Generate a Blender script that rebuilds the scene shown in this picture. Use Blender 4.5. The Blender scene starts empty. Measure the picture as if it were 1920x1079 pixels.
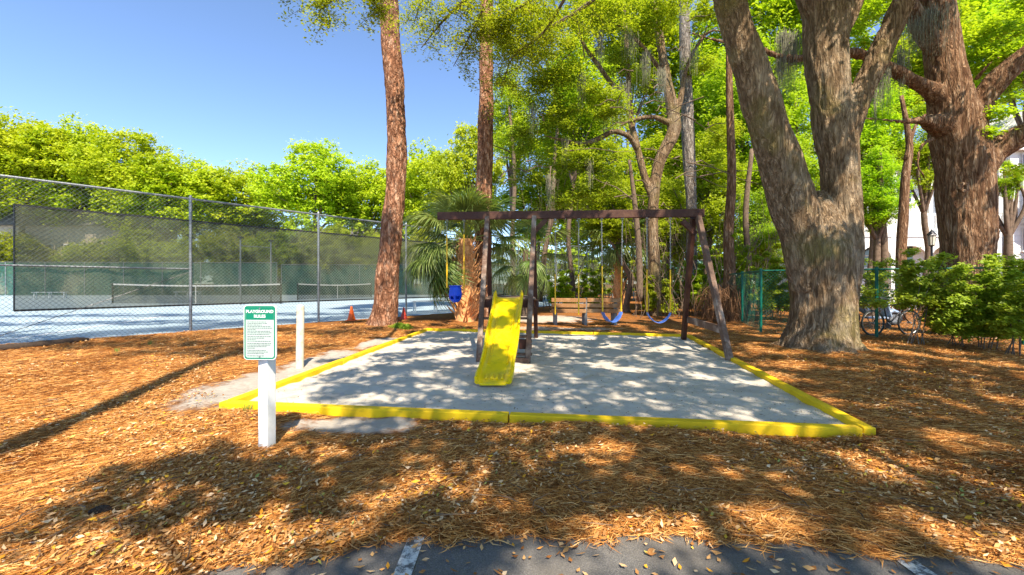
import bpy, bmesh, math, random
import numpy as np
from mathutils import Vector, Matrix, noise
random.seed(7)
RNG = np.random.default_rng(11)
PI = math.pi
S = bpy.context.scene
COL = S.collection

# ------------------------------------------------------------------ camera
CH, F, HY = 1.35, 780.0, 531.0            # eye height, focal length in photo pixels, horizon row
cd = bpy.data.cameras.new('camera'); cam = bpy.data.objects.new('camera', cd); COL.objects.link(cam)
cam.location = (0, 0, CH); cam.rotation_euler = (PI/2, 0, 0)
cd.sensor_width = 36; cd.lens = 36*F/1920; cd.shift_y = -(539.5-HY)/1920
cd.clip_start = .05; cd.clip_end = 1500
S.camera = cam
# ------------------------------------------------------------------ light
SUN_EL, SUN_AZ = 52.0, 165.0              # sun behind the camera, a little to its right
w = bpy.data.worlds.new('World'); S.world = w; w.use_nodes = True
wn = w.node_tree.nodes; sky = wn.new('ShaderNodeTexSky'); sky.sky_type = 'NISHITA'; sky.sun_disc = False
sky.sun_elevation = math.radians(SUN_EL); sky.sun_rotation = math.radians(SUN_AZ)
sky.air_density = 1.0; sky.dust_density = 0; sky.ozone_density = 3.0; sky.altitude = 2500
w.node_tree.links.new(sky.outputs[0], wn['Background'].inputs[0]); wn['Background'].inputs[1].default_value = .138
ld = bpy.data.lights.new('sun', 'SUN'); ld.energy = 4.3; ld.angle = math.radians(.53); ld.color = (1, .885, .72)
lo = bpy.data.objects.new('sun', ld); COL.objects.link(lo)
az, el = math.radians(SUN_AZ), math.radians(SUN_EL)
TS = Vector((math.sin(az)*math.cos(el), math.cos(az)*math.cos(el), math.sin(el)))
lo.rotation_euler = TS.to_track_quat('Z', 'Y').to_euler(); lo.location = (3, -8, 25)
SX, SY = TS.x/TS.z, TS.y/TS.z             # shadow caster offset per metre of height
S.view_settings.view_transform = 'Standard'; S.view_settings.look = 'None'
S.view_settings.exposure = 1.27; S.view_settings.gamma = 1
S.render.engine = 'CYCLES'
S.cycles.max_bounces = 7; S.cycles.diffuse_bounces = 4; S.cycles.transparent_max_bounces = 12
S.cycles.use_denoising = True

# ------------------------------------------------------------------ helpers
def at(px, py, Y): return Vector(((px-960)/F*Y, Y, CH-(py-HY)/F*Y))
def gp(px, py):
    Y = CH*F/(py-HY); return Vector(((px-960)/F*Y, Y, 0))

def mesh_np(name, V, Fc, k, attr=None):
    """V (n,3), Fc (m,k) faces -> mesh, fast"""
    me = bpy.data.meshes.new(name)
    me.vertices.add(len(V)); me.vertices.foreach_set('co', np.ascontiguousarray(V, dtype=np.float32).ravel())
    m = len(Fc); me.loops.add(m*k); me.polygons.add(m)
    me.loops.foreach_set('vertex_index', np.ascontiguousarray(Fc, dtype=np.int32).ravel())
    me.polygons.foreach_set('loop_start', np.arange(0, m*k, k, dtype=np.int32))
    me.update(calc_edges=True)
    if attr is not None:
        a = me.attributes.new('rnd', 'FLOAT', 'FACE'); a.data.foreach_set('value', attr.astype(np.float32))
    return me

def wloc(o):
    v = Vector((0, 0, 0))
    while o is not None: v = v+o.location; o = o.parent
    return v

def props(o, label=None, cat=None, group=None, kind=None):
    if label: o['label'] = label
    if cat: o['category'] = cat
    if group: o['group'] = group
    if kind: o['kind'] = kind
    return o

def T(name, label, cat, loc=(0, 0, 0), group=None):
    o = bpy.data.objects.new(name, None); COL.objects.link(o); o.location = loc
    o.empty_display_size = .2
    return props(o, label, cat, group)

def link(name, me, mat=None, parent=None, loc=(0, 0, 0)):
    o = bpy.data.objects.new(name, me); COL.objects.link(o); o.location = loc
    if mat is not None and not me.materials: me.materials.append(mat)
    if parent is not None: o.parent = parent
    return o

class MB:
    def __init__(s): s.v = []; s.f = []; s.sm = []
    def add(s, vs, fs, smooth=False):
        b = len(s.v); s.v += [tuple(v) for v in vs]; s.f += [tuple(i+b for i in f) for f in fs]; s.sm += [smooth]*len(fs); return s
    def bar(s, p, q, wd, ht, up=(0, 0, 1)):
        p, q, up = Vector(p), Vector(q), Vector(up); d = (q-p).normalized()
        x = d.cross(up)
        if x.length < 1e-4: x = d.cross(Vector((1, 0, 0)))
        x.normalize(); y = x.cross(d)
        vs = [c+x*(a*wd/2)+y*(b*ht/2) for c in (p, q) for a, b in ((-1, -1), (1, -1), (1, 1), (-1, 1))]
        return s.add(vs, [(0, 1, 2, 3), (7, 6, 5, 4), (0, 4, 5, 1), (1, 5, 6, 2), (2, 6, 7, 3), (3, 7, 4, 0)])
    def box(s, c, sz):
        c = Vector(c); return s.bar(c-Vector((0, 0, sz[2]/2)), c+Vector((0, 0, sz[2]/2)), sz[1], sz[0], (1, 0, 0)) if sz[2] else s
    def cbox(s, x0, x1, y0, y1, z0, z1):
        vs = [(x, y, z) for z in (z0, z1) for x, y in ((x0, y0), (x1, y0), (x1, y1), (x0, y1))]
        return s.add(vs, [(3, 2, 1, 0), (4, 5, 6, 7), (0, 1, 5, 4), (1, 2, 6, 5), (2, 3, 7, 6), (3, 0, 4, 7)])
    def tube(s, pts, r, n=8, cap=True, closed=False):
        pts = [Vector(p) for p in pts]; m = len(pts)
        rs = r if isinstance(r, (list, tuple)) else [r]*m
        vs = []; ref = None
        for i, p in enumerate(pts):
            if closed: d = pts[(i+1) % m]-pts[i-1]
            else: d = pts[min(i+1, m-1)]-pts[max(i-1, 0)]
            d.normalize()
            if ref is None:
                ref = Vector((0, 0, 1)) if abs(d.z) < .9 else Vector((1, 0, 0))
                x = d.cross(ref).normalized()
            else:
                x = (x-d*x.dot(d)).normalized()
            y = d.cross(x)
            for k in range(n):
                a = 2*PI*k/n; vs.append(p+(x*math.cos(a)+y*math.sin(a))*rs[i])
        fs = []
        for i in range(m if closed else m-1):
            j = (i+1) % m
            for k in range(n):
                k2 = (k+1) % n; fs.append((i*n+k, i*n+k2, j*n+k2, j*n+k))
        if cap and not closed:
            fs.append(tuple(range(n-1, -1, -1))); fs.append(tuple((m-1)*n+k for k in range(n)))
        return s.add(vs, fs, True)
    def disc(s, c, nrm, r, t, n=20):
        c = Vector(c); nrm = Vector(nrm).normalized(); return s.tube([c-nrm*t/2, c+nrm*t/2], r, n)
    def ring(s, c, nrm, R, r, n=28, k=8, a0=0, a1=2*PI):
        c = Vector(c); nrm = Vector(nrm).normalized(); ref = Vector((0, 0, 1)) if abs(nrm.z) < .9 else Vector((1, 0, 0))
        x = nrm.cross(ref).normalized(); y = nrm.cross(x)
        return s.tube([c+(x*math.cos(2*PI*i/n)+y*math.sin(2*PI*i/n))*R for i in range(n)], r, k, closed=True)
    def build(s, name, mat, parent=None, bevel=0, smooth=None):
        off = wloc(parent) if parent is not None else Vector((0, 0, 0))
        me = bpy.data.meshes.new(name)
        me.from_pydata([(v[0]-off.x, v[1]-off.y, v[2]-off.z) for v in s.v], [], s.f)
        me.polygons.foreach_set('use_smooth', s.sm)
        me.update()
        o = link(name, me, mat, parent)
        if any(s.sm) and not all(s.sm) or (any(s.sm)): 
            try: me.set_sharp_from_angle(angle=math.radians(50))
            except Exception: pass
        if bevel:
            b = o.modifiers.new('bevel', 'BEVEL'); b.width = bevel; b.segments = 2; b.limit_method = 'ANGLE'
        return o

def spline(pts, n=8):
    """Catmull-Rom through tuples of any length"""
    P = [np.array(p, float) for p in pts]; P = [2*P[0]-P[1]]+P+[2*P[-1]-P[-2]]; out = []
    for i in range(1, len(P)-2):
        a, b, c, d = P[i-1:i+3]
        for k in range(n):
            t = k/n; out.append(.5*((2*b)+(c-a)*t+(2*a-5*b+4*c-d)*t*t+(3*b-a-3*c+d)*t**3))
    out.append(P[-2]); return out

# ------------------------------------------------------------------ materials
class NT:
    def __init__(s, name):
        s.m = bpy.data.materials.new(name); s.m.use_nodes = True; s.t = s.m.node_tree; s.t.nodes.clear()
        s.out = s.n('ShaderNodeOutputMaterial')
    def n(s, typ, **kw):
        x = s.t.nodes.new(typ)
        for k, v in kw.items(): setattr(x, k, v)
        return x
    def l(s, a, b): s.t.links.new(a, b)
    def coord(s, scale=(1, 1, 1), kind='Object', rot=(0, 0, 0)):
        c = s.n('ShaderNodeTexCoord') if kind != 'World' else s.n('ShaderNodeNewGeometry'); m = s.n('ShaderNodeMapping'); m.inputs['Scale'].default_value = scale; m.inputs['Rotation'].default_value = rot
        s.l(c.outputs[kind] if kind != 'World' else c.outputs['Position'], m.inputs[0]); return m.outputs[0]
    def noise(s, vec, scale=5, detail=4, rough=.6, dist=0):
        x = s.n('ShaderNodeTexNoise'); x.inputs['Scale'].default_value = scale; x.inputs['Detail'].default_value = detail
        x.inputs['Roughness'].default_value = rough; x.inputs['Distortion'].default_value = dist
        if vec is not None: s.l(vec, x.inputs['Vector'])
        return x.outputs['Fac']
    def ramp(s, fac, stops):
        x = s.n('ShaderNodeValToRGB'); e = x.color_ramp.elements
        while len(e) > 1: e.remove(e[-1])
        for i, (p, c) in enumerate(stops):
            c = (c, c, c) if isinstance(c, (int, float)) else c
            k = e[0] if i == 0 else e.new(p)
            k.position = p; k.color = (*c, 1)
        s.l(fac, x.inputs[0]); return x.outputs[0]
    def mix(s, fac, a, b, mode='MIX'):
        x = s.n('ShaderNodeMix', data_type='RGBA', blend_type=mode)
        for i, v in ((0, fac), (6, a), (7, b)):
            if hasattr(v, 'is_output'): s.l(v, x.inputs[i])
            else: x.inputs[i].default_value = v if i == 0 else (*v, 1)
        return x.outputs[2]
    def math(s, op, a, b=0.0, clamp=False):
        x = s.n('ShaderNodeMath', operation=op, use_clamp=clamp)
        for i, v in ((0, a), (1, b)):
            if hasattr(v, 'is_output'): s.l(v, x.inputs[i])
            else: x.inputs[i].default_value = v
        return x.outputs[0]
    def bump(s, h, strength=.5, dist=.02, prev=None):
        x = s.n('ShaderNodeBump'); x.inputs['Strength'].default_value = strength; x.inputs['Distance'].default_value = dist
        s.l(h, x.inputs['Height'])
        if prev is not None: s.l(prev, x.inputs['Normal'])
        return x.outputs[0]
    def bsdf(s, col, rough=.7, metal=0, nrm=None, spec=.5, **kw):
        x = s.n('ShaderNodeBsdfPrincipled')
        for key, v in (('Base Color', col), ('Roughness', rough), ('Metallic', metal), ('Specular IOR Level', spec)):
            if hasattr(v, 'is_output'): s.l(v, x.inputs[key])
            else: x.inputs[key].default_value = (*v, 1) if isinstance(v, tuple) else v
        if nrm is not None: s.l(nrm, x.inputs['Normal'])
        return x.outputs[0]
    def done(s, sh): s.l(sh, s.out.inputs[0]); return s.m

def plain(name, col, rough=.6, metal=0, var=.15, scale=6, bump=.1, dirt=None, spec=.4):
    t = NT(name); c = t.coord(kind='World'); f = t.noise(c, scale, 6, .65)
    d = dirt or tuple(v*(1-var*2) for v in col); u = tuple(min(1, v*(1+var)) for v in col)
    cc = t.ramp(f, [(.3, d), (.5, col), (.75, u)])
    b = t.bump(t.noise(c, scale*8, 4), bump, .005)
    return t.done(t.bsdf(cc, rough, metal, b, spec))

def wood(name, dark, lite, rough=.75, worn=None):
    t = NT(name); c = t.coord((1, 1, 1), kind='World'); g = t.noise(c, 3, 5, .6)
    c2 = t.coord((18, 18, 18), kind='World'); f = t.noise(c2, 2.5, 6, .7, .6)
    cc = t.ramp(f, [(.3, dark), (.7, lite)])
    if worn: cc = t.mix(t.ramp(g, [(.5, 0.0), (.68, 1.0)]), cc, worn)
    return t.done(t.bsdf(cc, rough, 0, t.bump(f, .35, .008), .3))

def leafmat(name, c1, c2, c3, trans=.45, rough=.55):
    t = NT(name); a = t.n('ShaderNodeAttribute', attribute_name='rnd'); oi = t.n('ShaderNodeObjectInfo')
    cc = t.ramp(a.outputs['Fac'], [(0, c1), (.5, c2), (.85, c2), (1, c3)])
    big = t.noise(t.coord(kind='World'), .35, 2, .5)
    cc = t.mix(t.ramp(big, [(.35, 0.0), (.65, .55)]), cc, c3)
    hs = t.n('ShaderNodeHueSaturation'); t.l(cc, hs.inputs['Color'])
    t.l(t.math('ADD', t.math('MULTIPLY', oi.outputs['Random'], .02), .49), hs.inputs['Hue'])
    t.l(t.math('ADD', t.math('MULTIPLY', oi.outputs['Random'], .2), .9), hs.inputs['Value'])
    cc = hs.outputs[0]
    d = t.bsdf(cc, rough, 0, None, .35); tr = t.n('ShaderNodeBsdfTranslucent'); t.l(t.mix(1.0, cc, (1.0, 1.0, .45), 'MULTIPLY'), tr.inputs[0])
    m = t.n('ShaderNodeMixShader'); m.inputs[0].default_value = trans; t.l(d, m.inputs[1]); t.l(tr.outputs[0], m.inputs[2])
    return t.done(m.outputs[0])

def barkmat(name, dark, mid, lite, sx=9, sz=1.6, moss=None, bump=1.0, lichen=None, plates=.35):
    t = NT(name); c = t.coord((sx, sx, sz), kind='World')
    f = t.noise(c, 1.3, 7, .6, .3); g = t.noise(c, .8, 5, .55, 1.2)
    rid = t.math('MULTIPLY', t.math('ABSOLUTE', t.math('SUBTRACT', g, .5)), 5.0, True)
    c2 = t.coord((sx*.5, sx*.5, sz*.55), kind='World'); v = t.n('ShaderNodeTexVoronoi', feature='DISTANCE_TO_EDGE')
    dn = t.n('ShaderNodeVectorMath', operation='ADD'); nz = t.n('ShaderNodeTexNoise'); nz.inputs['Scale'].default_value = 2.5; nz.inputs['Detail'].default_value = 5; t.l(c2, nz.inputs['Vector'])
    t.l(c2, dn.inputs[0]); t.l(nz.outputs['Color'], dn.inputs[1]); t.l(dn.outputs[0], v.inputs['Vector']); v.inputs['Scale'].default_value = 1.6
    e = t.ramp(v.outputs['Distance'], [(0, 0.0), (.12, .7), (.5, 1.0)])
    h = t.math('ADD', t.math('ADD', t.math('MULTIPLY', rid, .8), t.math('MULTIPLY', f, .7)), t.math('MULTIPLY', e, plates))
    cc = t.ramp(f, [(.32, dark), (.5, mid), (.68, lite)])
    cc = t.mix(t.ramp(rid, [(0, .85), (.45, 0.0)]), cc, dark)  # furrow shade painted into the bark colour, darkest where the bump sinks
    cc = t.mix(t.math('MULTIPLY', t.ramp(e, [(0, .8), (.5, 0.0)]), plates), cc, dark)
    w1 = t.noise(t.coord(kind='World'), .9, 4, .6)
    if moss: cc = t.mix(t.ramp(w1, [(.52, 0.0), (.68, .7)]), cc, moss)
    if lichen: cc = t.mix(t.ramp(t.noise(t.coord((1, 1, .5), kind='World'), 2.3, 6, .75), [(.5, 0.0), (.68, .65)]), cc, lichen)
    return t.done(t.bsdf(cc, .9, 0, t.bump(h, bump, .055), .15))

M = {}
M['white'] = plain('white_paint', (.78, .78, .75), .5, var=.08, scale=3, dirt=(.55, .53, .47))
M['oldwhite'] = plain('weathered_white_paint', (.66, .60, .46), .7, var=.15, scale=9, dirt=(.42, .34, .2))
M['housewhite'] = plain('house_white', (.72, .72, .70), .6, var=.05, scale=1)
M['signwhite'] = plain('sign_white', (.44, .52, .48), .35, var=.12, scale=4, dirt=(.42, .47, .45))
M['signgreen'] = plain('sign_green', (.0, .2, .11), .35, var=.05)
M['signtext'] = plain('sign_text_white', (.8, .83, .8), .4, var=.02)
M['signink'] = plain('sign_ink', (.06, .1, .09), .5, var=.05)
M['yellow'] = plain('yellow_timber_paint', (.86, .56, .004), .6, var=.1, scale=5, dirt=(.45, .33, .01), bump=.3)
def scuffed():
    t = NT('scuffed_yellow_paint'); c = t.coord(kind='World'); a = t.noise(c, 3, 5, .6); b = t.noise(c, 28, 7, .75); e = t.noise(t.coord((1, 1, 6), kind='World'), 7, 6, .7)
    col = t.ramp(a, [(.3, (.70, .43, .006)), (.7, (.90, .61, .008))]); col = t.mix(t.ramp(b, [(.64, 0.0), (.70, .85)]), col, (.30, .19, .08)); col = t.mix(t.ramp(e, [(.56, 0.0), (.72, .5)]), col, (.38, .24, .05))
    return t.done(t.bsdf(col, .7, 0, t.bump(b, .4, .006), .3))
M['yellow'] = scuffed()
M['slide'] = plain('yellow_slide_plastic', (.86, .61, .0), .28, var=.06, scale=7, dirt=(.62, .46, .01), bump=.12, spec=.5)
M['sleeve'] = plain('yellow_sleeve', (.85, .5, .01), .4, var=.06)
M['blue'] = plain('blue_rubber', (.0, .06, .62), .4, var=.1)
M['beltblue'] = plain('faded_blue_rubber', (.09, .2, .62), .45, var=.15)
M['brown'] = wood('brown_stained_wood', (.032, .012, .008), (.085, .03, .019), .6, worn=(.11, .052, .03))
M['browngrey'] = wood('weathered_brown_wood', (.08, .045, .03), (.19, .115, .08), .75, worn=(.38, .30, .24))
M['bench'] = wood('bench_wood', (.20, .09, .03), (.40, .20, .08), .7, worn=(.48, .29, .14))
M['greypost'] = plain('grey_concrete', (.2, .2, .2), .8)
M['log'] = wood('old_timber', (.03, .02, .014), (.1, .07, .05), .85)
M['galv'] = plain('galvanised_steel', (.30, .32, .33), .45, .6, var=.12, scale=12)
M['chain'] = plain('chain_steel', (.4, .41, .41), .4, .7)
M['wire'] = plain('chain_link_wire', (.16, .19, .18), .5, .4)
M['greenmetal'] = plain('green_coated_steel', (.0, .13, .085), .4, .0)
M['greenwire'] = plain('green_coated_wire', (.01, .12, .08), .5, .0)
M['alu'] = plain('white_aluminium', (.7, .74, .76), .4, .2)
M['orange'] = plain('orange_cone', (.85, .13, .01), .5)
M['redcone'] = plain('faded_red_cone', (.5, .05, .03), .5)
M['black'] = plain('black_rubber', (.015, .015, .016), .6)
M['darkmetal'] = plain('dark_metal', (.03, .03, .035), .35, .6)
M['silver'] = plain('silver_blue_paint', (.35, .45, .6), .25, .3, var=.05)
M['netwhite'] = plain('net_band', (.8, .8, .78), .6, var=.03)
M['beigewall'] = plain('beige_stucco', (.5, .42, .33), .8, var=.08, scale=2)
M['tanwall'] = plain('tan_siding', (.42, .36, .32), .8, var=.1, scale=2)
M['roofgrey'] = plain('grey_shingles', (.2, .19, .19), .9, var=.3, scale=8, bump=.5)
M['darkglass'] = plain('dark_window_glass', (.03, .04, .05), .1, 0, spec=.8)
M['teal'] = plain('teal_shutter', (.02, .25, .22), .5)
M['lampglass'] = plain('frosted_lamp_glass', (.75, .7, .55), .3)
M['petiole'] = plain('palm_stem', (.2, .25, .04), .5)
M['boot'] = plain('palm_boots', (.72, .36, .14), .85, var=.3, scale=12, dirt=(.34, .14, .05), bump=.8)
M['deadfrond'] = plain('dead_frond', (.16, .08, .035), .85, var=.3, scale=8)
M['moss'] = plain('spanish_moss_grey', (.23, .22, .15), .95, var=.2, scale=5)
M['oakbark'] = barkmat('oak_bark', (.11, .068, .036), (.33, .22, .125), (.54, .40, .26), 15, 2.6, moss=(.24, .20, .06), lichen=(.46, .37, .26), plates=.1)
M['oakbark2'] = barkmat('red_oak_bark', (.10, .045, .022), (.31, .175, .095), (.54, .38, .25), 13, 2.0, bump=1.0, plates=.1)
M['pinebark'] = barkmat('pine_bark', (.15, .06, .03), (.46, .22, .12), (.70, .46, .31), 8, 2.6, bump=.9, plates=.8)
M['palebark'] = barkmat('pale_bark', (.12, .1, .085), (.34, .29, .24), (.5, .46, .4), 9, 2.5)
M['twig'] = plain('twig_bark', (.16, .11, .075), .9, var=.3, scale=10)
M['leaf_far'] = leafmat('far_yellow_green_leaves', (.24, .38, .010), (.40, .53, .012), (.64, .70, .03), .5)
M['leaf_mid'] = leafmat('mid_green_leaves', (.17, .29, .014), (.33, .46, .018), (.56, .66, .03), .6)
M['leaf_right'] = leafmat('fresh_green_leaves', (.17, .34, .014), (.36, .56, .018), (.60, .74, .04), .6)
M['leaf_oak'] = leafmat('live_oak_leaves', (.18, .26, .016), (.35, .43, .022), (.56, .60, .04), .6)
M['leaf_shrub'] = leafmat('shrub_leaves', (.16, .27, .02), (.32, .46, .03), (.55, .66, .08), .5)
M['leaf_pine'] = leafmat('pine_needles_green', (.04, .08, .02), (.08, .13, .03), (.16, .2, .04), .25)
M['palmleaf'] = leafmat('palm_leaf', (.08, .15, .03), (.15, .24, .05), (.36, .42, .14), .35, .35)

# ground: straw mulch with sandy bare patches
def ground_mat():
    t = NT('pine_straw_ground'); c = t.coord(kind='World')
    n1 = t.noise(c, .8, 5, .6); n2 = t.noise(c, 9, 6, .7, .4)
    st = []
    for r in (.3, 1.2, 2.3):
        st.append(t.noise(t.coord((6, 90, 6), kind='World', rot=(0, 0, r)), 1.0, 4, .7, .3))
    s3 = t.math('MAXIMUM', t.math('MAXIMUM', st[0], st[1]), st[2])
    col = t.ramp(s3, [(.45, (.13, .045, .012)), (.56, (.38, .14, .028)), (.66, (.60, .25, .055)), (.78, (.72, .40, .14))])
    col = t.mix(t.ramp(n2, [(.35, .6), (.6, 0.0)]), col, (.12, .055, .025))
    col = t.mix(t.ramp(n1, [(.35, .5), (.6, 0.0)]), col, (.16, .085, .045))
    # sand spilled outside the border: worn patches whose edge wanders
    geo = t.n('ShaderNodeNewGeometry'); sx = t.n('ShaderNodeSeparateXYZ'); t.l(geo.outputs['Position'], sx.inputs[0])
    def blob(cx, cy, rx, ry, rot=0):
        co, si = math.cos(rot), math.sin(rot)
        dx = t.math('SUBTRACT', sx.outputs[0], cx); dy = t.math('SUBTRACT', sx.outputs[1], cy)
        u = t.math('ADD', t.math('MULTIPLY', dx, co/rx), t.math('MULTIPLY', dy, si/rx)); v = t.math('ADD', t.math('MULTIPLY', dx, -si/ry), t.math('MULTIPLY', dy, co/ry))
        return t.math('SUBTRACT', 1.0, t.math('SQRT', t.math('ADD', t.math('MULTIPLY', u, u), t.math('MULTIPLY', v, v))))
    m = blob(-3.4, 5.6, .65, 1.7, -.05)
    for b in ((-1.45, 3.95, .85, .3, -.1), (-3.3, 7.2, .5, 1.5, -.1), (-3.0, 9.3, .35, 1.3, -.1), (1.2, 12.2, 2.4, .5, -.15), (.9, 15.5, 2.5, 2.0, 0)):
        m = t.math('MAXIMUM', m, blob(*b))
    m = t.math('ADD', m, t.math('MULTIPLY', t.math('SUBTRACT', t.noise(c, 3.2, 6, .7), .5), 1.6))
    mk = t.ramp(m, [(.12, 0.0), (.42, .92)])
    col = t.mix(mk, col, t.ramp(n2, [(.3, (.42, .37, .31)), (.7, (.58, .54, .47))]))
    h = t.math('ADD', s3, t.math('MULTIPLY', n2, .8))
    return t.done(t.bsdf(col, .95, 0, t.bump(h, .9, .03), .1))
M['ground'] = ground_mat()
def sand_mat():
    t = NT('play_sand'); c = t.coord(kind='World'); a = t.noise(c, 2.2, 6, .6); b = t.noise(c, 40, 5, .7); d = t.noise(c, 11, 4, .55)
    col = t.ramp(a, [(.3, (.46, .41, .34)), (.7, (.62, .565, .48))])
    col = t.mix(t.ramp(t.noise(c, 26, 5, .75), [(.66, 0.0), (.76, .7)]), col, (.2, .15, .1))
    h = t.math('ADD', t.math('MULTIPLY', b, .3), d)
    return t.done(t.bsdf(col, .95, 0, t.bump(h, .8, .035), .1))
M['sand'] = sand_mat()
def asphalt_mat():
    t = NT('asphalt'); c = t.coord(kind='World'); a = t.noise(c, 1.5, 5, .6); b = t.noise(c, 160, 3, .8)
    col = t.ramp(b, [(.35, (.08, .08, .08)), (.6, (.17, .16, .15)), (.75, (.34, .32, .28))])
    col = t.mix(t.ramp(a, [(.4, 0.0), (.7, .5)]), col, (.15, .125, .1))
    return t.done(t.bsdf(col, .85, 0, t.bump(b, .6, .006), .3))
M['asphalt'] = asphalt_mat()
def line_mat():
    t = NT('worn_parking_paint'); c = t.coord(kind='World'); a = t.noise(c, 22, 6, .75)
    f = t.ramp(a, [(.42, 0.0), (.55, 1.0)]); col = t.mix(f, (.10, .10, .10), (.62, .62, .6))
    return t.done(t.bsdf(col, .7, 0, t.bump(a, .3, .004), .3))
M['line'] = line_mat()
def court_mat():
    t = NT('court_surface'); c = t.coord(kind='World'); a = t.noise(c, .25, 5, .6); b = t.noise(c, 30, 4, .7)
    col = t.ramp(a, [(.3, (.27, .36, .41)), (.7, (.38, .47, .52))])
    return t.done(t.bsdf(col, .9, 0, t.bump(b, .2, .01), .2))
M['court'] = court_mat()
def screen_mat(name, col, alpha):
    t = NT(name); c = t.coord(kind='World'); d = t.n('ShaderNodeBsdfDiffuse'); tl = t.n('ShaderNodeBsdfTranslucent'); tr = t.n('ShaderNodeBsdfTransparent')
    cc = t.ramp(t.noise(c, 1.2, 4, .6), [(.3, tuple(v*.75 for v in col)), (.7, tuple(v*1.2 for v in col))])
    t.l(cc, d.inputs[0]); t.l(cc, tl.inputs[0])
    m1 = t.n('ShaderNodeMixShader'); m1.inputs[0].default_value = .3; t.l(d.outputs[0], m1.inputs[1]); t.l(tl.outputs[0], m1.inputs[2])
    m2 = t.n('ShaderNodeMixShader'); m2.inputs[0].default_value = alpha; t.l(tr.outputs[0], m2.inputs[1]); t.l(m1.outputs[0], m2.inputs[2])
    return t.done(m2.outputs[0])
M['screen'] = screen_mat('dark_green_mesh_screen', (.12, .13, .085), .70)
M['screen_teal'] = screen_mat('teal_mesh_screen', (.07, .19, .16), .72)
M['netmesh'] = screen_mat('black_net_mesh', (.02, .03, .03), .55)
def litter_mat(name, stops, rough=.8):
    t = NT(name); a = t.n('ShaderNodeAttribute', attribute_name='rnd')
    return t.done(t.bsdf(t.ramp(a.outputs['Fac'], stops), rough, 0, None, .25))
M['straw'] = litter_mat('pine_straw', [(0, (.17, .055, .01)), (.35, (.43, .165, .032)), (.7, (.66, .30, .07)), (1, (.84, .50, .19))])
M['litter'] = litter_mat('fallen_oak_leaves', [(0, (.20, .075, .015)), (.4, (.40, .18, .055)), (.72, (.60, .34, .13)), (.88, (.76, .56, .34)), (.92, (.65, .25, .02)), (.97, (.75, .42, .03)), (1, (.3, .36, .1))])
M['debris'] = litter_mat('dark_debris', [(0, (.05, .03, .02)), (1, (.25, .15, .08))])
M['grassmat'] = litter_mat('grass_green', [(0, (.06, .13, .02)), (1, (.2, .32, .05))])

# ------------------------------------------------------------------ ground
def smooth(x, a, b):
    t = np.clip((x-a)/(b-a), 0, 1); return t*t*(3-2*t)
def edge_y(x):                                     # where straw gives way to asphalt
    e = np.interp(x, [-4, -1.7, -1.25, -.9, -.5, .9, 1.9, 2.4, 5], [1.2, 1.86, 2.0, 2.10, 2.2, 2.22, 2.08, 2.03, 1.95])
    return e+.025*np.sin(x*9+1)+.018*np.sin(x*23)+.012*np.sin(x*51+2)
BOX = [Vector((-3.05, 4.44, 0)), Vector((3.12, 3.64, 0)), Vector((4.32, 10.22, 0)), Vector((-2.37, 11.57, 0))]   # fl fr br bl
def inside_box(x, y, grow=0.0):
    r = np.ones_like(x, bool)
    for i in range(4):
        a, b = BOX[i], BOX[(i+1) % 4]; d = (b-a).normalized()
        r &= (d.x*(y-a.y)-d.y*(x-a.x)) > -grow
    return r
FP, FD = Vector((-11.26, 8.91, 0)), Vector((.657, .754, 0)).normalized()   # tennis fence: a post and the line's direction
def court_side(x, y): return -(FD.x*(y-FP.y)-FD.y*(x-FP.x))   # >0 on the near side
def sn(x, y, s):
    return np.sin(x*1.7*s+.5)*np.cos(y*1.3*s+1.1)+.6*np.sin(x*3.1*s+y*2.3*s+2)+.4*np.cos(y*5.3*s-x*3.9*s)
def gz(x, y):
    x = np.asarray(x, float); y = np.asarray(y, float)
    z = .018*sn(x, y, 1.0)+.008*sn(x, y, 4.0)
    z = z+.16*np.exp(-((x-5.8)**2+(y-7.9)**2)/2.2)+.12*np.exp(-((x+3.95)**2+(y-12.5)**2)/1.2)+.12*np.exp(-((x+1.5)**2+(y-15)**2)/2.0)
    z = z*smooth(court_side(x, y), .1, .8)*smooth(y, 1.8, 3.2)
    cs = court_side(x, y)
    z = z-.03*(1-smooth(cs, -.1, .05))
    z = z+.014
    e = edge_y(x); z = z-.045*(1-smooth(y, e-.05, e+.05))
    z = np.where(inside_box(x, y, -.05), -.03, z)
    return z
xs = np.concatenate([np.linspace(-400, -30, 30)[:-1], np.linspace(-30, -9, 60)[:-1], np.linspace(-9, 9, 221), np.linspace(9, 30, 60)[1:], np.linspace(30, 400, 30)[1:]])
ys = np.concatenate([np.linspace(-60, 1.5, 30)[:-1], np.linspace(1.5, 3, 50)[:-1], np.linspace(3, 16, 150)[:-1], np.linspace(16, 60, 50)[:-1], np.linspace(60, 700, 30)])
X, Y = np.meshgrid(xs, ys); V = np.stack([X.ravel(), Y.ravel(), gz(X, Y).ravel()], 1)
nx, ny = len(xs), len(ys); I = np.arange(nx*ny).reshape(ny, nx)
Fq = np.stack([I[:-1, :-1], I[:-1, 1:], I[1:, 1:], I[1:, :-1]], -1).reshape(-1, 4)
me = mesh_np('ground', V, Fq, 4); me.polygons.foreach_set('use_smooth', [True]*len(Fq))
props(link('ground', me, M['ground']), 'orange brown pine straw ground under the trees', None, None, 'structure')
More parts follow.
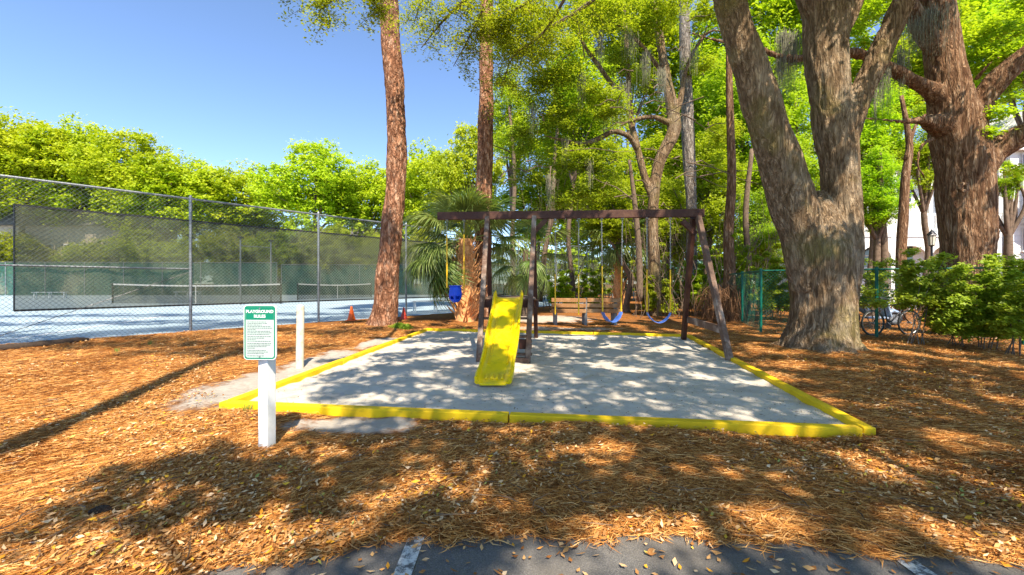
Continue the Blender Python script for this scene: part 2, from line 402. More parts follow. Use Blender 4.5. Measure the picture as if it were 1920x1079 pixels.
# asphalt
mb = MB(); mb.add([(-40, -30, -.004), (40, -30, -.004), (40, 2.35, -.004), (-40, 2.35, -.004)], [(0, 1, 2, 3)])
props(mb.build('asphalt_road', M['asphalt']), kind='structure')
for x0, x1, y1 in ((-.56, -.475, 2.215), (1.86, 1.955, 2.09), (-2.98, -2.9, 1.3)):
    mb = MB(); mb.add([(x0, -2.6, .001), (x1, -2.6, .001), (x1+.01, y1, .001), (x0+.01, y1, .001)], [(0, 1, 2, 3)])
    props(mb.build('parking_line', M['line']), 'worn white parking line on the asphalt', None, None, 'structure')
# court
A = FP-FD*16; B = FP+FD*31
mb = MB(); mb.add([(A.x, A.y, .001), (B.x, B.y, .001), (B.x-6, B.y+16, .001), (-20, 49, .001), (-75, 49, .001), (-75, -5, .001)], [(0, 1, 2, 3, 4, 5)])
props(mb.build('tennis_court', M['court']), 'pale blue grey tennis court surface behind the fence', None, None, 'structure')
lines = [(gp(60, 605), gp(470, 588), .06), (gp(200, 582), gp(700, 570), .06), (gp(0, 640), gp(330, 590), .05)]
for p, q, wd in lines:
    d = (q-p).normalized(); n = Vector((-d.y, d.x, 0))*wd; z = Vector((0, 0, .005))
    mb = MB(); mb.add([p-n+z, q-n+z, q+n+z, p+n+z], [(0, 1, 2, 3)]); props(mb.build('court_line', M['netwhite']), kind='structure')
# sand sheet
nS = 200; V = []
for j in range(nS+1):
    for i in range(nS+1):
        u, v = i/nS, j/nS; p = BOX[0].lerp(BOX[1], u).lerp(BOX[3].lerp(BOX[2], u), v)
        z = .03+.012*noise.noise((p.x*1.6, p.y*1.6, 0))+.022*noise.noise((p.x*4.5, p.y*4.5, 3))*abs(noise.noise((p.x*1.1, p.y*1.1, 8)))*2.2+.007*noise.noise((p.x*11, p.y*11, 5))-.022*max(0, noise.noise((p.x*3.1+9, p.y*3.1, 1)))*1.6-.04*math.exp(-((p.x-3.1)**2+(p.y-8.5)**2)/.2)-.04*math.exp(-((p.x-2.1)**2+(p.y-8.55)**2)/.2)-.03*math.exp(-((p.x+.2)**2+(p.y-5.1)**2)/.25)
        V.append((p.x, p.y, z))
I = np.arange((nS+1)**2).reshape(nS+1, nS+1); Fq = np.stack([I[:-1, :-1], I[:-1, 1:], I[1:, 1:], I[1:, :-1]], -1).reshape(-1, 4)
me = mesh_np('sand', np.array(V), Fq, 4); me.polygons.foreach_set('use_smooth', [True]*len(Fq))
props(link('sand_ground', me, M['sand']), 'pale grey play sand inside the yellow border', None, None, 'structure')

# ------------------------------------------------------------------ sandbox border
sb = T('sandbox_border', 'yellow painted timber border around the pale sand play area', 'sandbox', (0, 7, 0))
def timber_run(a, b, n, w0=.10, ht=.10, wob=.012):
    for k in range(n):
        p = a.lerp(b, k/n); q = a.lerp(b, (k+1)/n); d = (q-p).normalized(); g = .006
        z0 = ht/2-.01+random.uniform(-.006, .006); z1 = ht/2-.01+random.uniform(-.006, .006)
        n_ = Vector((-d.y, d.x, 0))*random.uniform(-wob, wob)
        p2 = p+d*(g if k else 0)+n_+Vector((0, 0, z0)); q2 = q-d*(g if k < n-1 else 0)+n_*-.4+Vector((0, 0, z1))
        mb = MB(); seg = 6
        for s_ in range(1): mb.bar(p2, q2, w0, ht)
        mb.build('timber', M['yellow'], sb, bevel=.01)
dF = (BOX[1]-BOX[0]).normalized()
timber_run(BOX[0]-dF*.05, BOX[1]-dF*.075, 2)
dR = (BOX[2]-BOX[1]).normalized(); timber_run(BOX[1], BOX[2]-dR*.07, 3)
timber_run(BOX[2], BOX[3], 3)
dL = (BOX[0]-BOX[3]).normalized(); timber_run(BOX[3]+dL*.07, BOX[0]-dL*.07, 3)

# ------------------------------------------------------------------ sign
p = gp(498, 845); px, py = p.x, p.y
sg = T('playground_sign', 'white square post carrying the green and white playground rules sign', 'sign', (px, py, 0))
rz = math.radians(-14); R = Matrix.Rotation(rz, 3, 'Z')
def sgp(x, y, z): v = R @ Vector((x, y, 0)); return Vector((px+v.x, py+v.y, z))
def rbar(mb, x0, x1, y0, y1, z0, z1, f=None):
    f = f or sgp
    vs = [f(x, y, z) for z in (z0, z1) for x, y in ((x0, y0), (x1, y0), (x1, y1), (x0, y1))]
    mb.add(vs, [(3, 2, 1, 0), (4, 5, 6, 7), (0, 1, 5, 4), (1, 2, 6, 5), (2, 3, 7, 6), (3, 0, 4, 7)]); return mb
rbar(MB(), -.045, .045, -.03, .06, -.02, 1.15).build('post', M['white'], sg, bevel=.006)
def rrect(w_, h_, r, n=6):
    o = []
    for cx, cz, a0 in ((w_/2-r, h_/2-r, 0), (-w_/2+r, h_/2-r, 90), (-w_/2+r, -h_/2+r, 180), (w_/2-r, -h_/2+r, 270)):
        for k in range(n+1):
            a = math.radians(a0+90*k/n); o.append((cx+r*math.cos(a), cz+r*math.sin(a)))
    return o
Yc = py; zc = CH-(622-HY)/F*Yc; SW, SH = .262, .432
sR = Matrix.Rotation(math.radians(-2), 3, 'Z'); sx0 = (496-960)/F*Yc
def ssp(x, y, z): v = sR @ Vector((x, y, 0)); return Vector((sx0+v.x, Yc-.062+v.y, zc+z))
def plate(name, outline, y0, y1, mat, dz=0, parent=None):
    n = len(outline); vs = [ssp(x, y0, z+dz) for x, z in outline]+[ssp(x, y1, z+dz) for x, z in outline]
    mb = MB(); mb.add(vs, [tuple(range(n))]+[tuple(range(2*n-1, n-1, -1))]+[(i, n+i, n+(i+1) % n, (i+1) % n) for i in range(n)])
    return mb.build(name, mat, parent)
pan = plate('sign_panel', rrect(SW, SH, .028), .012, 0.0, M['signtext'], 0, sg)
# green ring border
o1, o2 = rrect(SW-.012, SH-.012, .024), rrect(SW-.034, SH-.034, .016); n = len(o1)
mb = MB(); mb.add([ssp(x, -.0015, z) for x, z in o1]+[ssp(x, -.0015, z) for x, z in o2], [(i, (i+1) % n, n+(i+1) % n, n+i) for i in range(n)])
mb.build('green_border', M['signgreen'], pan)
rb = MB(); rb.add([ssp(-SW/2+.018, -.001, .10), ssp(SW/2-.018, -.001, .10), ssp(SW/2-.018, -.001, SH/2-.018), ssp(-SW/2+.018, -.001, SH/2-.018)], [(0, 1, 2, 3)])
rb.build('green_header', M['signgreen'], pan)
rb = MB(); rb.add([ssp(-SW/2+.019, -.001, -SH/2+.02), ssp(SW/2-.019, -.001, -SH/2+.02), ssp(SW/2-.019, -.001, .098), ssp(-SW/2+.019, -.001, .098)], [(0, 1, 2, 3)])
rb.build('print_field', M['signwhite'], pan)
def text(body, size, x, z, mat, name):
    cu = bpy.data.curves.new(name, 'FONT'); cu.body = body; cu.size = size; cu.align_x = 'CENTER'; cu.extrude = .0006; cu.offset = .0009; cu.space_character = 1.04; cu.resolution_u = 3
    tmp = bpy.data.objects.new('tmp', cu); COL.objects.link(tmp); dg = bpy.context.evaluated_depsgraph_get()
    me = bpy.data.meshes.new_from_object(tmp.evaluated_get(dg)); bpy.data.objects.remove(tmp)
    off = wloc(pan)
    for v in me.vertices: v.co = ssp(v.co.x+x, -.0025-v.co.z, v.co.y+z)-off
    me.materials.clear(); o = link(name, me, mat, pan); return o
text('PLAYGROUND', .0325, 0, .155, M['signtext'], 'lettering')
text('RULES', .0335, 0, .117, M['signtext'], 'lettering')
# the small print is too blurred in the photograph to read: rows of ink dashes
mb = MB(); z = .083; random.seed(3); row = 0
while z > -.185:
    if row in (9, 13, 17, 20): z -= .006
    ln = random.choice([.17, .15, .185, .12]) if row not in (5, 11, 16) else .06
    x = -.1; 
    while x < -.1+ln:
        wl = random.uniform(.006, .022); mb.add([ssp(x, -.0022, z-.002), ssp(x+wl, -.0022, z-.002), ssp(x+wl, -.0022, z+.002), ssp(x, -.0022, z+.002)], [(0, 1, 2, 3)]); x += wl+.004
    z -= .0122; row += 1
mb.build('small_print', M['signink'], pan)
for zz in (.19, -.19): MB().disc(ssp(0, -.003, zz), (0, -1, 0), .006, .004, 10).build('bolt', M['galv'], pan)
# short old post behind
p = gp(562, 690); mb = MB(); pts = [(p.x+.004*i, p.y, z_) for i, z_ in enumerate((-.03, .3, .6, .9, .985))]
mb.tube(pts+[(p.x+.02, p.y, 1.0)], [.06, .059, .058, .058, .054, .035], 16)
props(mb.build('bollard', M['oldwhite']), 'short weathered cream white wooden post beyond the rules sign', 'post')

# ------------------------------------------------------------------ swing set
sw = T('swing_set', 'brown stained timber swing set with long top beam and A-frame legs', 'swing set', (1.2, 8.5, 0))
B0, B1 = Vector((-1.56, 8.75, 2.755)), Vector((3.86, 8.37, 2.755))
bd = (B1-B0).normalized()
MB().bar(B0, B1, .1, .16).build('top_beam', M['brown'], sw, bevel=.008)
def on_beam(px_):                                    # point under the beam on this photo column
    k = (px_-960)/F; t = (k*B0.y-B0.x)/((B1.x-B0.x)-k*(B1.y-B0.y)); return B0.lerp(B1, t)
def leg(top, foot, mat, name='leg', wd=.09, ht=.13):
    return MB().bar(Vector(top), Vector(foot), wd, ht, (0, 1, 0)).build(name, mat, sw, bevel=.008)
tR = Vector((3.70, 8.38, 2.68)); tM = on_beam(1001); tL = on_beam(914)
feet = {}
leg(tR+Vector((.02, -.07, -.01)), (3.70, 7.05, .0), M['browngrey'], ht=.12)
leg(tR+Vector((-.02, .07, -.01)), (4.02, 9.75, .0), M['brown'], ht=.12)
leg(tM+Vector((.0, -.08, -.06)), (.26, 6.97, .0), M['browngrey'])
leg(tM+Vector((0, .08, -.06)), (.58, 10.05, .0), M['brown'])
leg(tL+Vector((0, -.08, -.06)), (-.56, 7.0, .0), M['browngrey'])
leg(tL+Vector((0, .08, -.06)), (-.5, 10.1, .0), M['brown'])
MB().bar((3.72, 7.35, .52), (3.98, 9.42, .52), .04, .14).build('cross_brace', M['browngrey'], sw, bevel=.006)
for t0, sgn in ((tM, 1), (tR, -1)):
    MB().bar(t0+Vector((0, 0, -.35)), t0+Vector((sgn*.27, 0, -.08)), .08, .1).build('knee_brace', M['brown'], sw, bevel=.006)
# tower between the two left frames: platform, rails and step boards
MB().bar((-.56, 7.62, .97), (.40, 7.60, .97), .05, .14).build('platform_rail', M['brown'], sw, bevel=.006)
MB().bar((-.54, 9.15, .97), (.50, 9.12, .97), .05, .14).build('platform_rail', M['brown'], sw, bevel=.006)
for k in range(9):
    y = 7.70+k*.165; MB().cbox(-.5, .44, y, y+.15, 1.045, 1.075).build('platform_plank', M['browngrey'], sw, bevel=.004)
for x in (-.56, .47): MB().bar((x, 7.68, .96), (x, 9.1, .96), .05, .14).build('platform_rail', M['brown'], sw, bevel=.006)
for z_, y in ((.72, 7.42), (.42, 7.22), (.14, 7.08)):
    MB().bar((-.60 if z_ < .6 else -.56, y, z_), (.34, y-.01, z_), .12, .035).build('step', M['browngrey'], sw, bevel=.004)
for z_ in (.30,):
    MB().bar((.12, 7.36 if z_ > .5 else 7.15, z_), (.34, 7.36 if z_ > .5 else 7.15, z_), .05, .17).build('side_board', M['brown'], sw, bevel=.006)
MB().bar((-.08, 6.98, .05), (.28, 6.96, .05), .09, .1).build('footing_board', M['browngrey'], sw, bevel=.006)
for t0 in (tM, tR, tL):
    mb = MB(); mb.bar(t0+Vector((0, -.055, .0)), t0+Vector((0, -.06, .0)), .1, .12)
    mb.disc(t0+Vector((.03, -.06, .03)), (0, 1, 0), .012, .02, 8); mb.disc(t0+Vector((-.03, -.06, -.03)), (0, 1, 0), .012, .02, 8); mb.build('bracket', M['brown'], sw)

# swings -------------------------------------------------------------
def chain(mb, p, q, L=.042, r=.0035, w_=.010):
    p, q = Vector(p), Vector(q); d = q-p; n = max(1, int(d.length/(L*.78))); d.normalize()
    a = Vector((1, 0, 0)); b = d.cross(a).normalized()
    for k in range(n):
        c = p+d*((k+.5)*L*.78); s_ = a if k % 2 else b
        pts = [c+s_*w_*math.cos(t)*1.0+d*(L/2-w_)*(1 if math.sin(t) >= 0 else -1)+d*w_*math.sin(t) for t in [i*PI/4+PI/8 for i in range(8)]]
        mb.tube(pts, r, 4, closed=True)
def swing(px0, px1, seat, label, sleeve_top=446, seat_py=585, tw=0, grp='chain swings hanging from the beam'):
    a, b = on_beam(px0), on_beam(px1); mid = (a+b)/2
    r = T('swing', label, 'swing', (mid.x, mid.y, 2.67), grp)
    zs = CH-(seat_py-HY)/F*mid.y; zt = CH-(sleeve_top-HY)/F*mid.y
    ends = []
    for t, p in ((-1, a), (1, b)):
        top = Vector((p.x, p.y, 2.675)); e = Vector((p.x+tw*(t > 0)*0, p.y+tw*t, zs)); ends.append(e)
        m = top.lerp(e, (2.675-zt)/(2.675-zs))
        c = MB(); chain(c, top+Vector((0, 0, -.05)), m); c.build('chain', M['chain'], r)
        h = MB(); h.ring(top+Vector((0, 0, -.03)), (0, 1, 0), .022, .005, 12, 5); h.bar(top, top+Vector((0, 0, -.012)), .05, .03, (0, 1, 0)); h.build('hanger', M['galv'], r)
        s_ = MB(); s_.tube([m, e], .014, 10); s_.build('sleeve', M['sleeve'], r)
    if seat == 'belt':
        a, b = ends; pts = []
        N = 14; V = []; 
        for i in range(N+1):
            u = i/N; p = a.lerp(b, u); p = p+Vector((0, 0, -.20*math.sin(PI*u)**.75-.02)); V.append(p)
        d = (b-a).normalized(); nn = Vector((-d.y, d.x, 0)); vs = []; fs = []
        for i, p in enumerate(V):
            wd = .075 if 1 < i < N-1 else .05
            tn = (V[min(i+1, N)]-V[max(i-1, 0)]).normalized(); up = nn.cross(tn)
            for s1, s2 in ((-1, -1), (1, -1), (1, 1), (-1, 1)): vs.append(p+nn*wd*s1+up*.006*s2)
        for i in range(N):
            for k in range(4): fs.append((i*4+k, i*4+(k+1) % 4, i*4+4+(k+1) % 4, i*4+4+k))
        fs += [(3, 2, 1, 0), tuple(N*4+k for k in range(4))]
        mb = MB(); mb.add(vs, fs, True); mb.build('seat', M['beltblue'], r)
        for e, s_ in ((a, 1), (b, -1)):
            t_ = MB(); t_.tube([e, e+nn*.05+Vector((0, 0, -.07)), e-nn*.05+Vector((0, 0, -.07))], .004, 6, closed=True); t_.build('seat_ring', M['galv'], r)
    if seat == 'bucket':
        a, b = ends; c = (a+b)/2; c.z = CH-(552-HY)/F*c.y; bm = bmesh.new()
        # bucket: rounded shell with two leg holes at its foot
        vs = []; NU, NV = 28, 16
        for j in range(NV+1):
            v = j/NV; zz = .17-.34*v; rx = .142*math.sqrt(max(0, 1-(max(0, v-.45)/.58)**2.2)); rx *= 1-.12*(1-v)**3*2
            for i in range(NU):
                an = 2*PI*i/NU; vs.append((c.x+rx*math.cos(an), c.y+rx*.8*math.sin(an), c.z+zz))
        fs = []
        for j in range(NV):
            for i in range(NU):
                v = (j+.5)/NV; an = 2*PI*(i+.5)/NU; xx = math.cos(an)
                if math.sin(an) < 0 and .62 < v < .8 and .25 < abs(xx) < .75: continue
                fs.append((j*NU+i, (j+1)*NU+i, (j+1)*NU+(i+1) % NU, j*NU+(i+1) % NU))
        fs.append(tuple(NV*NU+i for i in range(NU)))
        mb = MB(); mb.add(vs, fs, True); o = mb.build('seat', M['blue'], r); so = o.modifiers.new('s', 'SOLIDIFY'); so.thickness = .014
        rr = MB(); rr.tube([(c.x+.127*math.cos(2*PI*i/24), c.y+.102*math.sin(2*PI*i/24), c.z+.17) for i in range(24)], .012, 8, closed=True); rr.build('rim', M['blue'], r)
    return r
swing(838, 870, 'bucket', 'blue bucket toddler swing on yellow sleeved ropes at the short beam end', 440, 540)
swing(1041, 1085, None, 'pair of yellow sleeved chains without a seat, in front of the bench', 515, 590)
swing(1128, 1167, 'belt', 'blue belt swing hanging twisted, middle one in front of the bench end', 500, 584, .10)
swing(1213, 1257, 'belt', 'blue belt swing curving near the outer A-frame legs', 506, 585)

# slide ----------------------------------------------------------------
def slide():
    root = T('slide', 'wavy yellow plastic slide coming down onto the sand', 'slide', (-.2, 6.3, 0))
    P = [(-.06, 7.60, 1.07), (-.06, 7.40, 1.085), (-.075, 7.20, 1.00), (-.095, 6.98, .86), (-.115, 6.78, .745), (-.135, 6.55, .60), (-.155, 6.32, .455), (-.175, 6.1, .325), (-.20, 5.9, .215), (-.215, 5.7, .135), (-.235, 5.5, .085), (-.245, 5.38, .06)]
    sp = spline(P, 8); N = len(sp)
    prof0 = [(-1, -.02), (-1.0, .9), (-.955, 1.0), (-.9, .98), (-.84, .35), (-.78, .10), (-.5, .0), (0, -.02), (.5, .0), (.78, .10), (.84, .35), (.9, .98), (.955, 1.0), (1.0, .9), (1, -.02), (.9, -.3), (-.9, -.3)]
    vs = []; fs = []; n = len(prof0)
    for i, p in enumerate(sp):
        t = i/(N-1); c = Vector(p); d = Vector(sp[min(i+1, N-1)])-Vector(sp[max(i-1, 0)]); d.normalize()
        x = Vector((1, 0, 0)); up = x.cross(d).normalized(); up = up if up.z > 0 else -up
        hw = .262-.015*math.exp(-((t-.05)/.08)**2)+.006*math.sin(t*16)-.02*t
        rh = .10+.018*math.sin(t*13+.6)+.02*math.exp(-((t-.03)/.035)**2); rh *= (1-.25*smooth(np.array(t), .8, 1.0))
        for (a, b) in prof0: vs.append(c+x*a*hw+up*b*(rh if b > 0 else .07))
    for i in range(N-1):
        for k in range(n): fs.append((i*n+k, i*n+(k+1) % n, (i+1)*n+(k+1) % n, (i+1)*n+k))
    fs += [tuple(range(n)), tuple((N-1)*n+k for k in range(n-1, -1, -1))]
    mb = MB(); mb.add(vs, fs, True); body = mb.build('slide_body', M['slide'], root)
    bm = bmesh.new(); bm.from_mesh(body.data); bmesh.ops.recalc_face_normals(bm, faces=bm.faces); bm.to_mesh(body.data); bm.free()
    for s_ in (-1, 1):                                   # grip knobs at the top and inner strakes down the chute
        MB().tube([(-.06+s_*.235, 7.44, 1.12), (-.06+s_*.235, 7.42, 1.155), (-.06+s_*.228, 7.40, 1.18)], [.03, .026, .012], 10).build('grip', M['slide'], root)
        pts = [Vector(sp[i])+Vector((s_*.13, 0, .012)) for i in range(int(N*.3), int(N*.75))]
        MB().tube(pts, .013, 8).build('strake', M['slide'], root)
    for k in range(4):                                   # moulded blocks on the foot
        x = -.335+k*.07; MB().bar((x, 5.62, .118), (x-.006, 5.47, .092), .035, .02).build('moulded_block', M['slide'], root, bevel=.006)
    MB().bar((-.42, 5.37, .045), (-.07, 5.37, .045), .05, .03).build('foot_lip', M['slide'], root, bevel=.008)
slide()

# ------------------------------------------------------------------ benches
bn = T('wooden_bench', 'wooden bench with slatted back facing away behind the swings', 'bench', (1.9, 13.2, 0))
YB = 13.2
for k, z_ in enumerate((.80, .63, .46)):
    for xa, xb in ((1034, 1099), (1101, 1167)):
        a = at(xa, 531, YB); b = at(xb, 531, YB-.05)
        MB().bar((a.x, a.y, z_+.01), (b.x, b.y, z_), .035, .125).build('back_slat', M['bench'], bn, bevel=.006)
for k in range(3): MB().cbox(1.25, 3.45, YB+.06+k*.15, YB+.19+k*.15, .40, .435).build('seat_slat', M['bench'], bn, bevel=.006)
for px_ in (1042, 1098, 1154):
    a = at(px_, 531, YB+.05); MB().bar((a.x, a.y, -.02), (a.x, a.y, .82), .09, .09, (0, 1, 0)).build('leg', M['greypost'], bn, bevel=.008)
    MB().bar((a.x, a.y+.4, -.02), (a.x, a.y+.4, .40), .09, .09, (0, 1, 0)).build('leg', M['greypost'], bn, bevel=.008)

def low_bench(p, q, label, hh=.45, mat=None, back=False, grp=None):
    r = T('court_bench', label, 'bench', (p.x+q.x)/2 if False else ((p.x+q.x)/2, (p.y+q.y)/2, 0), grp); mat = mat or M['alu']
    d = (q-p).normalized(); n = Vector((-d.y, d.x, 0))
    for k in range(3): MB().bar(p+n*.13*k+Vector((0, 0, hh)), q+n*.13*k+Vector((0, 0, hh)), .11, .04).build('seat_slat', mat, r)
    m = max(2, int((q-p).length/1.0)+1)
    for k in range(m):
        c = p.lerp(q, (k+.15)/(m-.7)); 
        MB().bar(c+Vector((0, 0, 0)), c+n*.05+Vector((0, 0, hh)), .05, .05, (0, 1, 0)).build('leg', mat, r); MB().bar(c+n*.3, c+n*.24+Vector((0, 0, hh)), .05, .05, (0, 1, 0)).build('leg', mat, r)
low_bench(Vector((-41, 35.5, 0)), Vector((-38.6, 36.0, 0)), 'white bench on the court at the far left by the teal screen', .55)
low_bench(Vector((-30.5, 37.5, 0)), Vector((-28.3, 37.8, 0)), 'white bench on the court seen through the dark screen beside the net', .55)
low_bench(Vector((-4.6, 19.2, 0)), Vector((-2.6, 20.4, 0)), 'long white metal bench rail on the court behind the palm', .5)
# bleachers on the court behind the swing set
bl = T('bleachers', 'white metal bleachers on the court seen between the swing frames', 'bleachers', (2.0, 27.5, 0))
for k in range(4):
    MB().bar((.6, 27.2+k*.55, .45+k*.35), (3.9, 26.8+k*.55, .45+k*.35), .25, .05).build('bench_plank', M['alu'], bl)
for k in range(4):
    x = .7+k*1.03; MB().bar((x, 27.1, 0), (x, 28.95, 1.55), .05, .05).build('frame_rail', M['galv'], bl); MB().bar((x, 28.9, 0), (x, 28.9, 2.3), .05, .05, (0, 1, 0)).build('frame_post', M['galv'], bl)
MB().bar((.6, 28.95, 2.25), (3.9, 28.6, 2.25), .04, .04).build('back_rail', M['alu'], bl)

# ------------------------------------------------------------------ cones
def cone(px_, py_, hh, mat, label, nm='traffic_cone'):
    g = gp(px_, py_); r = T(nm, label, 'cone', (g.x, g.y, 0), 'cones by the court fence')
    mb = MB(); mb.tube([(g.x, g.y, .03), (g.x, g.y, hh*.5), (g.x, g.y, hh)], [hh*.28, hh*.16, hh*.055], 18); mb.build('body', mat, r)
    MB().cbox(g.x-hh*.33, g.x+hh*.33, g.y-hh*.33, g.y+hh*.33, .0, .035).build('base', mat, r, bevel=.006)
cone(659, 602, .52, M['orange'], 'bright orange traffic cone left of the near pine trunk')
cone(757, 599, .45, M['redcone'], 'faded red cone just right of the near pine trunk by the fence post')

# ------------------------------------------------------------------ tennis fence
def chainlink(mb, p, q, z0, z1, pitch, r):
    L = (q-p).length; d = (q-p).normalized(); H = z1-z0; n = Vector((-d.y, d.x, 0))
    k = -H
    while k < L:
        for s_ in (0, 1):
            a0, a1 = k, k+H; za, zb = (z0, z1) if s_ == 0 else (z1, z0)
            if a0 < 0: za = za+(zb-za)*(-a0/H); a0 = 0
            if a1 > L: zb = zb-(zb-za)*((a1-L)/(a1-a0)) if a1 > a0 else zb; a1 = L
            if a1-a0 < .01: continue
            A_ = p+d*a0+n*.004*(s_*2-1); B_ = p+d*a1+n*.004*(s_*2-1); A_.z = za; B_.z = zb; mb.tube([A_, B_], r, 3, cap=False)
        k += pitch
ft = T('tennis_fence', 'tall galvanised chain link fence with dark green windscreen along the tennis court', 'fence', (-6.6, 14.2, 0))
SP = 3.53; PO = [FP+FD*(SP*k) for k in range(-1, 12)]
for p in PO:
    mb = MB(); mb.tube([(p.x, p.y, -.05), (p.x, p.y, 3.74)], .038, 12); mb.tube([(p.x, p.y, 3.74), (p.x, p.y, 3.79)], [.045, .02], 12); mb.build('post', M['galv'], ft)
z_ = Vector((0, 0, 1))
MB().tube([PO[0]+z_*3.69, PO[-1]+z_*3.69], .026, 10).build('top_rail', M['galv'], ft)
MB().tube([PO[0]+z_*1.74, PO[2]+z_*1.74], .024, 10).build('mid_rail', M['galv'], ft)
MB().tube([PO[1]+z_*.12, PO[2]+z_*1.66], .008, 6).build('truss_rod', M['darkmetal'], ft)
mb = MB(); nn = Vector((FD.y, -FD.x, 0))
chainlink(mb, PO[0]+nn*.04, PO[5]+nn*.04, .03, 3.7, .098, .003); chainlink(mb, PO[5]+nn*.04, PO[-1]+nn*.04, .03, 3.7, .2, .002)
o = mb.build('chain_link_mesh', M['wire'], ft); o['kind'] = 'stuff'
for k in range(1, len(PO)-1):
    a = PO[k] if k > 1 else PO[1]+FD*.36*SP*.3; b = PO[k+1]
    if k == 1: a = PO[1]+FD*.38
    N = 24; vs = []; fs = []; ox = -nn*.05
    for i in range(N+1):
        for j in range(7):
            u, v = i/N, j/6; p = a.lerp(b, u); bul = .05*math.sin(PI*u)*math.sin(PI*v)*(1+.5*math.sin(u*9+k)); sag = .025*math.sin(PI*((u*4) % 1))
            vs.append(p+ox-nn*(bul+.02*math.sin(u*22+v*2+k))+z_*(.73+2.36*v-(sag if j == 6 else 0)+(sag if j == 0 else 0)))
    for i in range(N):
        for j in range(6): fs.append((i*7+j, i*7+7+j, i*7+8+j, i*7+1+j))
    mb = MB(); mb.add(vs, fs, True); wsn = mb.build('windscreen', M['screen'], ft)
    if k == 1:
        MB().bar(a+ox+z_*.73, a+ox+z_*3.09, .03, .012, (0, 1, 0)).build('hem', M['darkmetal'], wsn)
    MB().bar(a+ox+z_*3.085, b+ox+z_*3.085, .012, .05).build('hem', M['black'], wsn); MB().bar(a+ox+z_*.735, b+ox+z_*.735, .012, .045).build('hem', M['black'], wsn)
# far fences of the court, teal screens
def screen_fence(label, p, q, H, span, mat, z0=.05, zt=None, postmat='galv', nm='court_fence', mesh=0):
    r = T(nm, label, 'fence', ((p.x+q.x)/2, (p.y+q.y)/2, 0)); n = max(1, round((q-p).length/span)); d = (q-p).normalized(); zt = zt or H-.05
    for k in range(n+1):
        c = p.lerp(q, k/n); MB().tube([(c.x, c.y, -.05), (c.x, c.y, H)], .04, 8).build('post', M[postmat], r)
        if k < n and mat:
            e = p.lerp(q, (k+1)/n); m_ = Vector((-d.y, d.x, 0))*.05; mb = MB()
            mb.add([c+m_+z_*z0, e+m_+z_*z0, e+m_+z_*zt, c+m_+z_*zt], [(0, 1, 2, 3)]); mb.build('windscreen', mat, r)
    MB().tube([p+z_*H, q+z_*H], .03, 8).build('top_rail', M[postmat], r)
    return r
screen_fence('far teal screened fence along the left end of the courts', Vector((-75, 44, 0)), Vector((-26, 46, 0)), 3.6, 4.1, M['screen_teal'])
screen_fence('far teal screened fence behind the second tennis net', Vector((-25.6, 46.2, 0)), Vector((4, 48, 0)), 3.4, 4.2, M['screen_teal'])
E1 = PO[-1]
screen_fence('short teal fence corner seen between the palms behind the swings', E1+FD*.1, E1+Vector((3.0, -1.5, 0)), 3.4, 1.7, M['screen_teal'])
def court_net(label, p, q, h=1.27):
    r = T('tennis_net', label, 'net', ((p.x+q.x)/2, (p.y+q.y)/2, 0), 'tennis nets'); N = 16
    for e in (p, q): MB().tube([(e.x, e.y, -.02), (e.x, e.y, h+.05)], .05, 10).build('post', M['darkmetal'], r)
    top = [p.lerp(q, i/N)+z_*(h-.11*math.sin(PI*i/N)) for i in range(N+1)]
    vs = []; fs = []
    for i, t_ in enumerate(top): vs += [Vector((t_.x, t_.y, .04)), t_]
    for i in range(N): fs.append((i*2, i*2+2, i*2+3, i*2+1))
    mb = MB(); mb.add(vs, fs); mb.build('net_mesh', M['netmesh'], r)
    mb = MB()
    for i in range(N): mb.bar(top[i], top[i+1], .012, .09)
    mb.build('net_band', M['netwhite'], r)
    c = top[N//2]; MB().bar((c.x, c.y-.02, 0), (c.x, c.y-.02, c.z), .05, .012, (0, 1, 0)).build('centre_strap', M['netwhite'], r)
court_net('white banded tennis net nearer one, at the left seen through the screen', Vector((-26.4, 27.5, 0)), Vector((-15.0, 27.0, 0)))
court_net('white banded tennis net left of the near pine trunk', Vector((-17.0, 33.0, 0)), Vector((-13.2, 39.0, 0)))
court_net('tennis net on the far court seen right of the tower legs', Vector((-.6, 30.0, 0)), Vector((6.0, 36.0, 0)))
lf = T('light_frame', 'tall thin galvanised pole frame standing on the court behind the screen', 'pole frame', (-17, 27, 0))
a, b = gp(451, 572), gp(508, 569); zt = 4.1
MB().tube([(a.x, a.y, 0), (a.x, a.y, zt)], .05, 10).build('pole', M['galv'], lf); MB().tube([(b.x, b.y, 0), (b.x, b.y, zt+.1)], .05, 10).build('pole', M['galv'], lf)
MB().tube([(a.x, a.y, zt-.45), (b.x, b.y, zt-.4)], .025, 8).build('cross_bar', M['galv'], lf)
for c in (a, b): MB().cbox(c.x-.12, c.x+.12, c.y-.12, c.y+.12, zt, zt+.12).build('lamp_head', M['darkmetal'], lf, bevel=.01)
# old timber along the fence foot
p, q = gp(-30, 664), gp(165, 641)
mb = MB(); pts = [p.lerp(q, i/8)+Vector((0, 0, .05+.008*math.sin(i*2.1))) for i in range(9)]; mb.tube(pts, [.09, .085, .095, .08, .09, .085, .08, .075, .05], 9)
props(mb.build('timber_log', M['log']), 'dark weathered timber lying along the foot of the tennis fence', 'log')

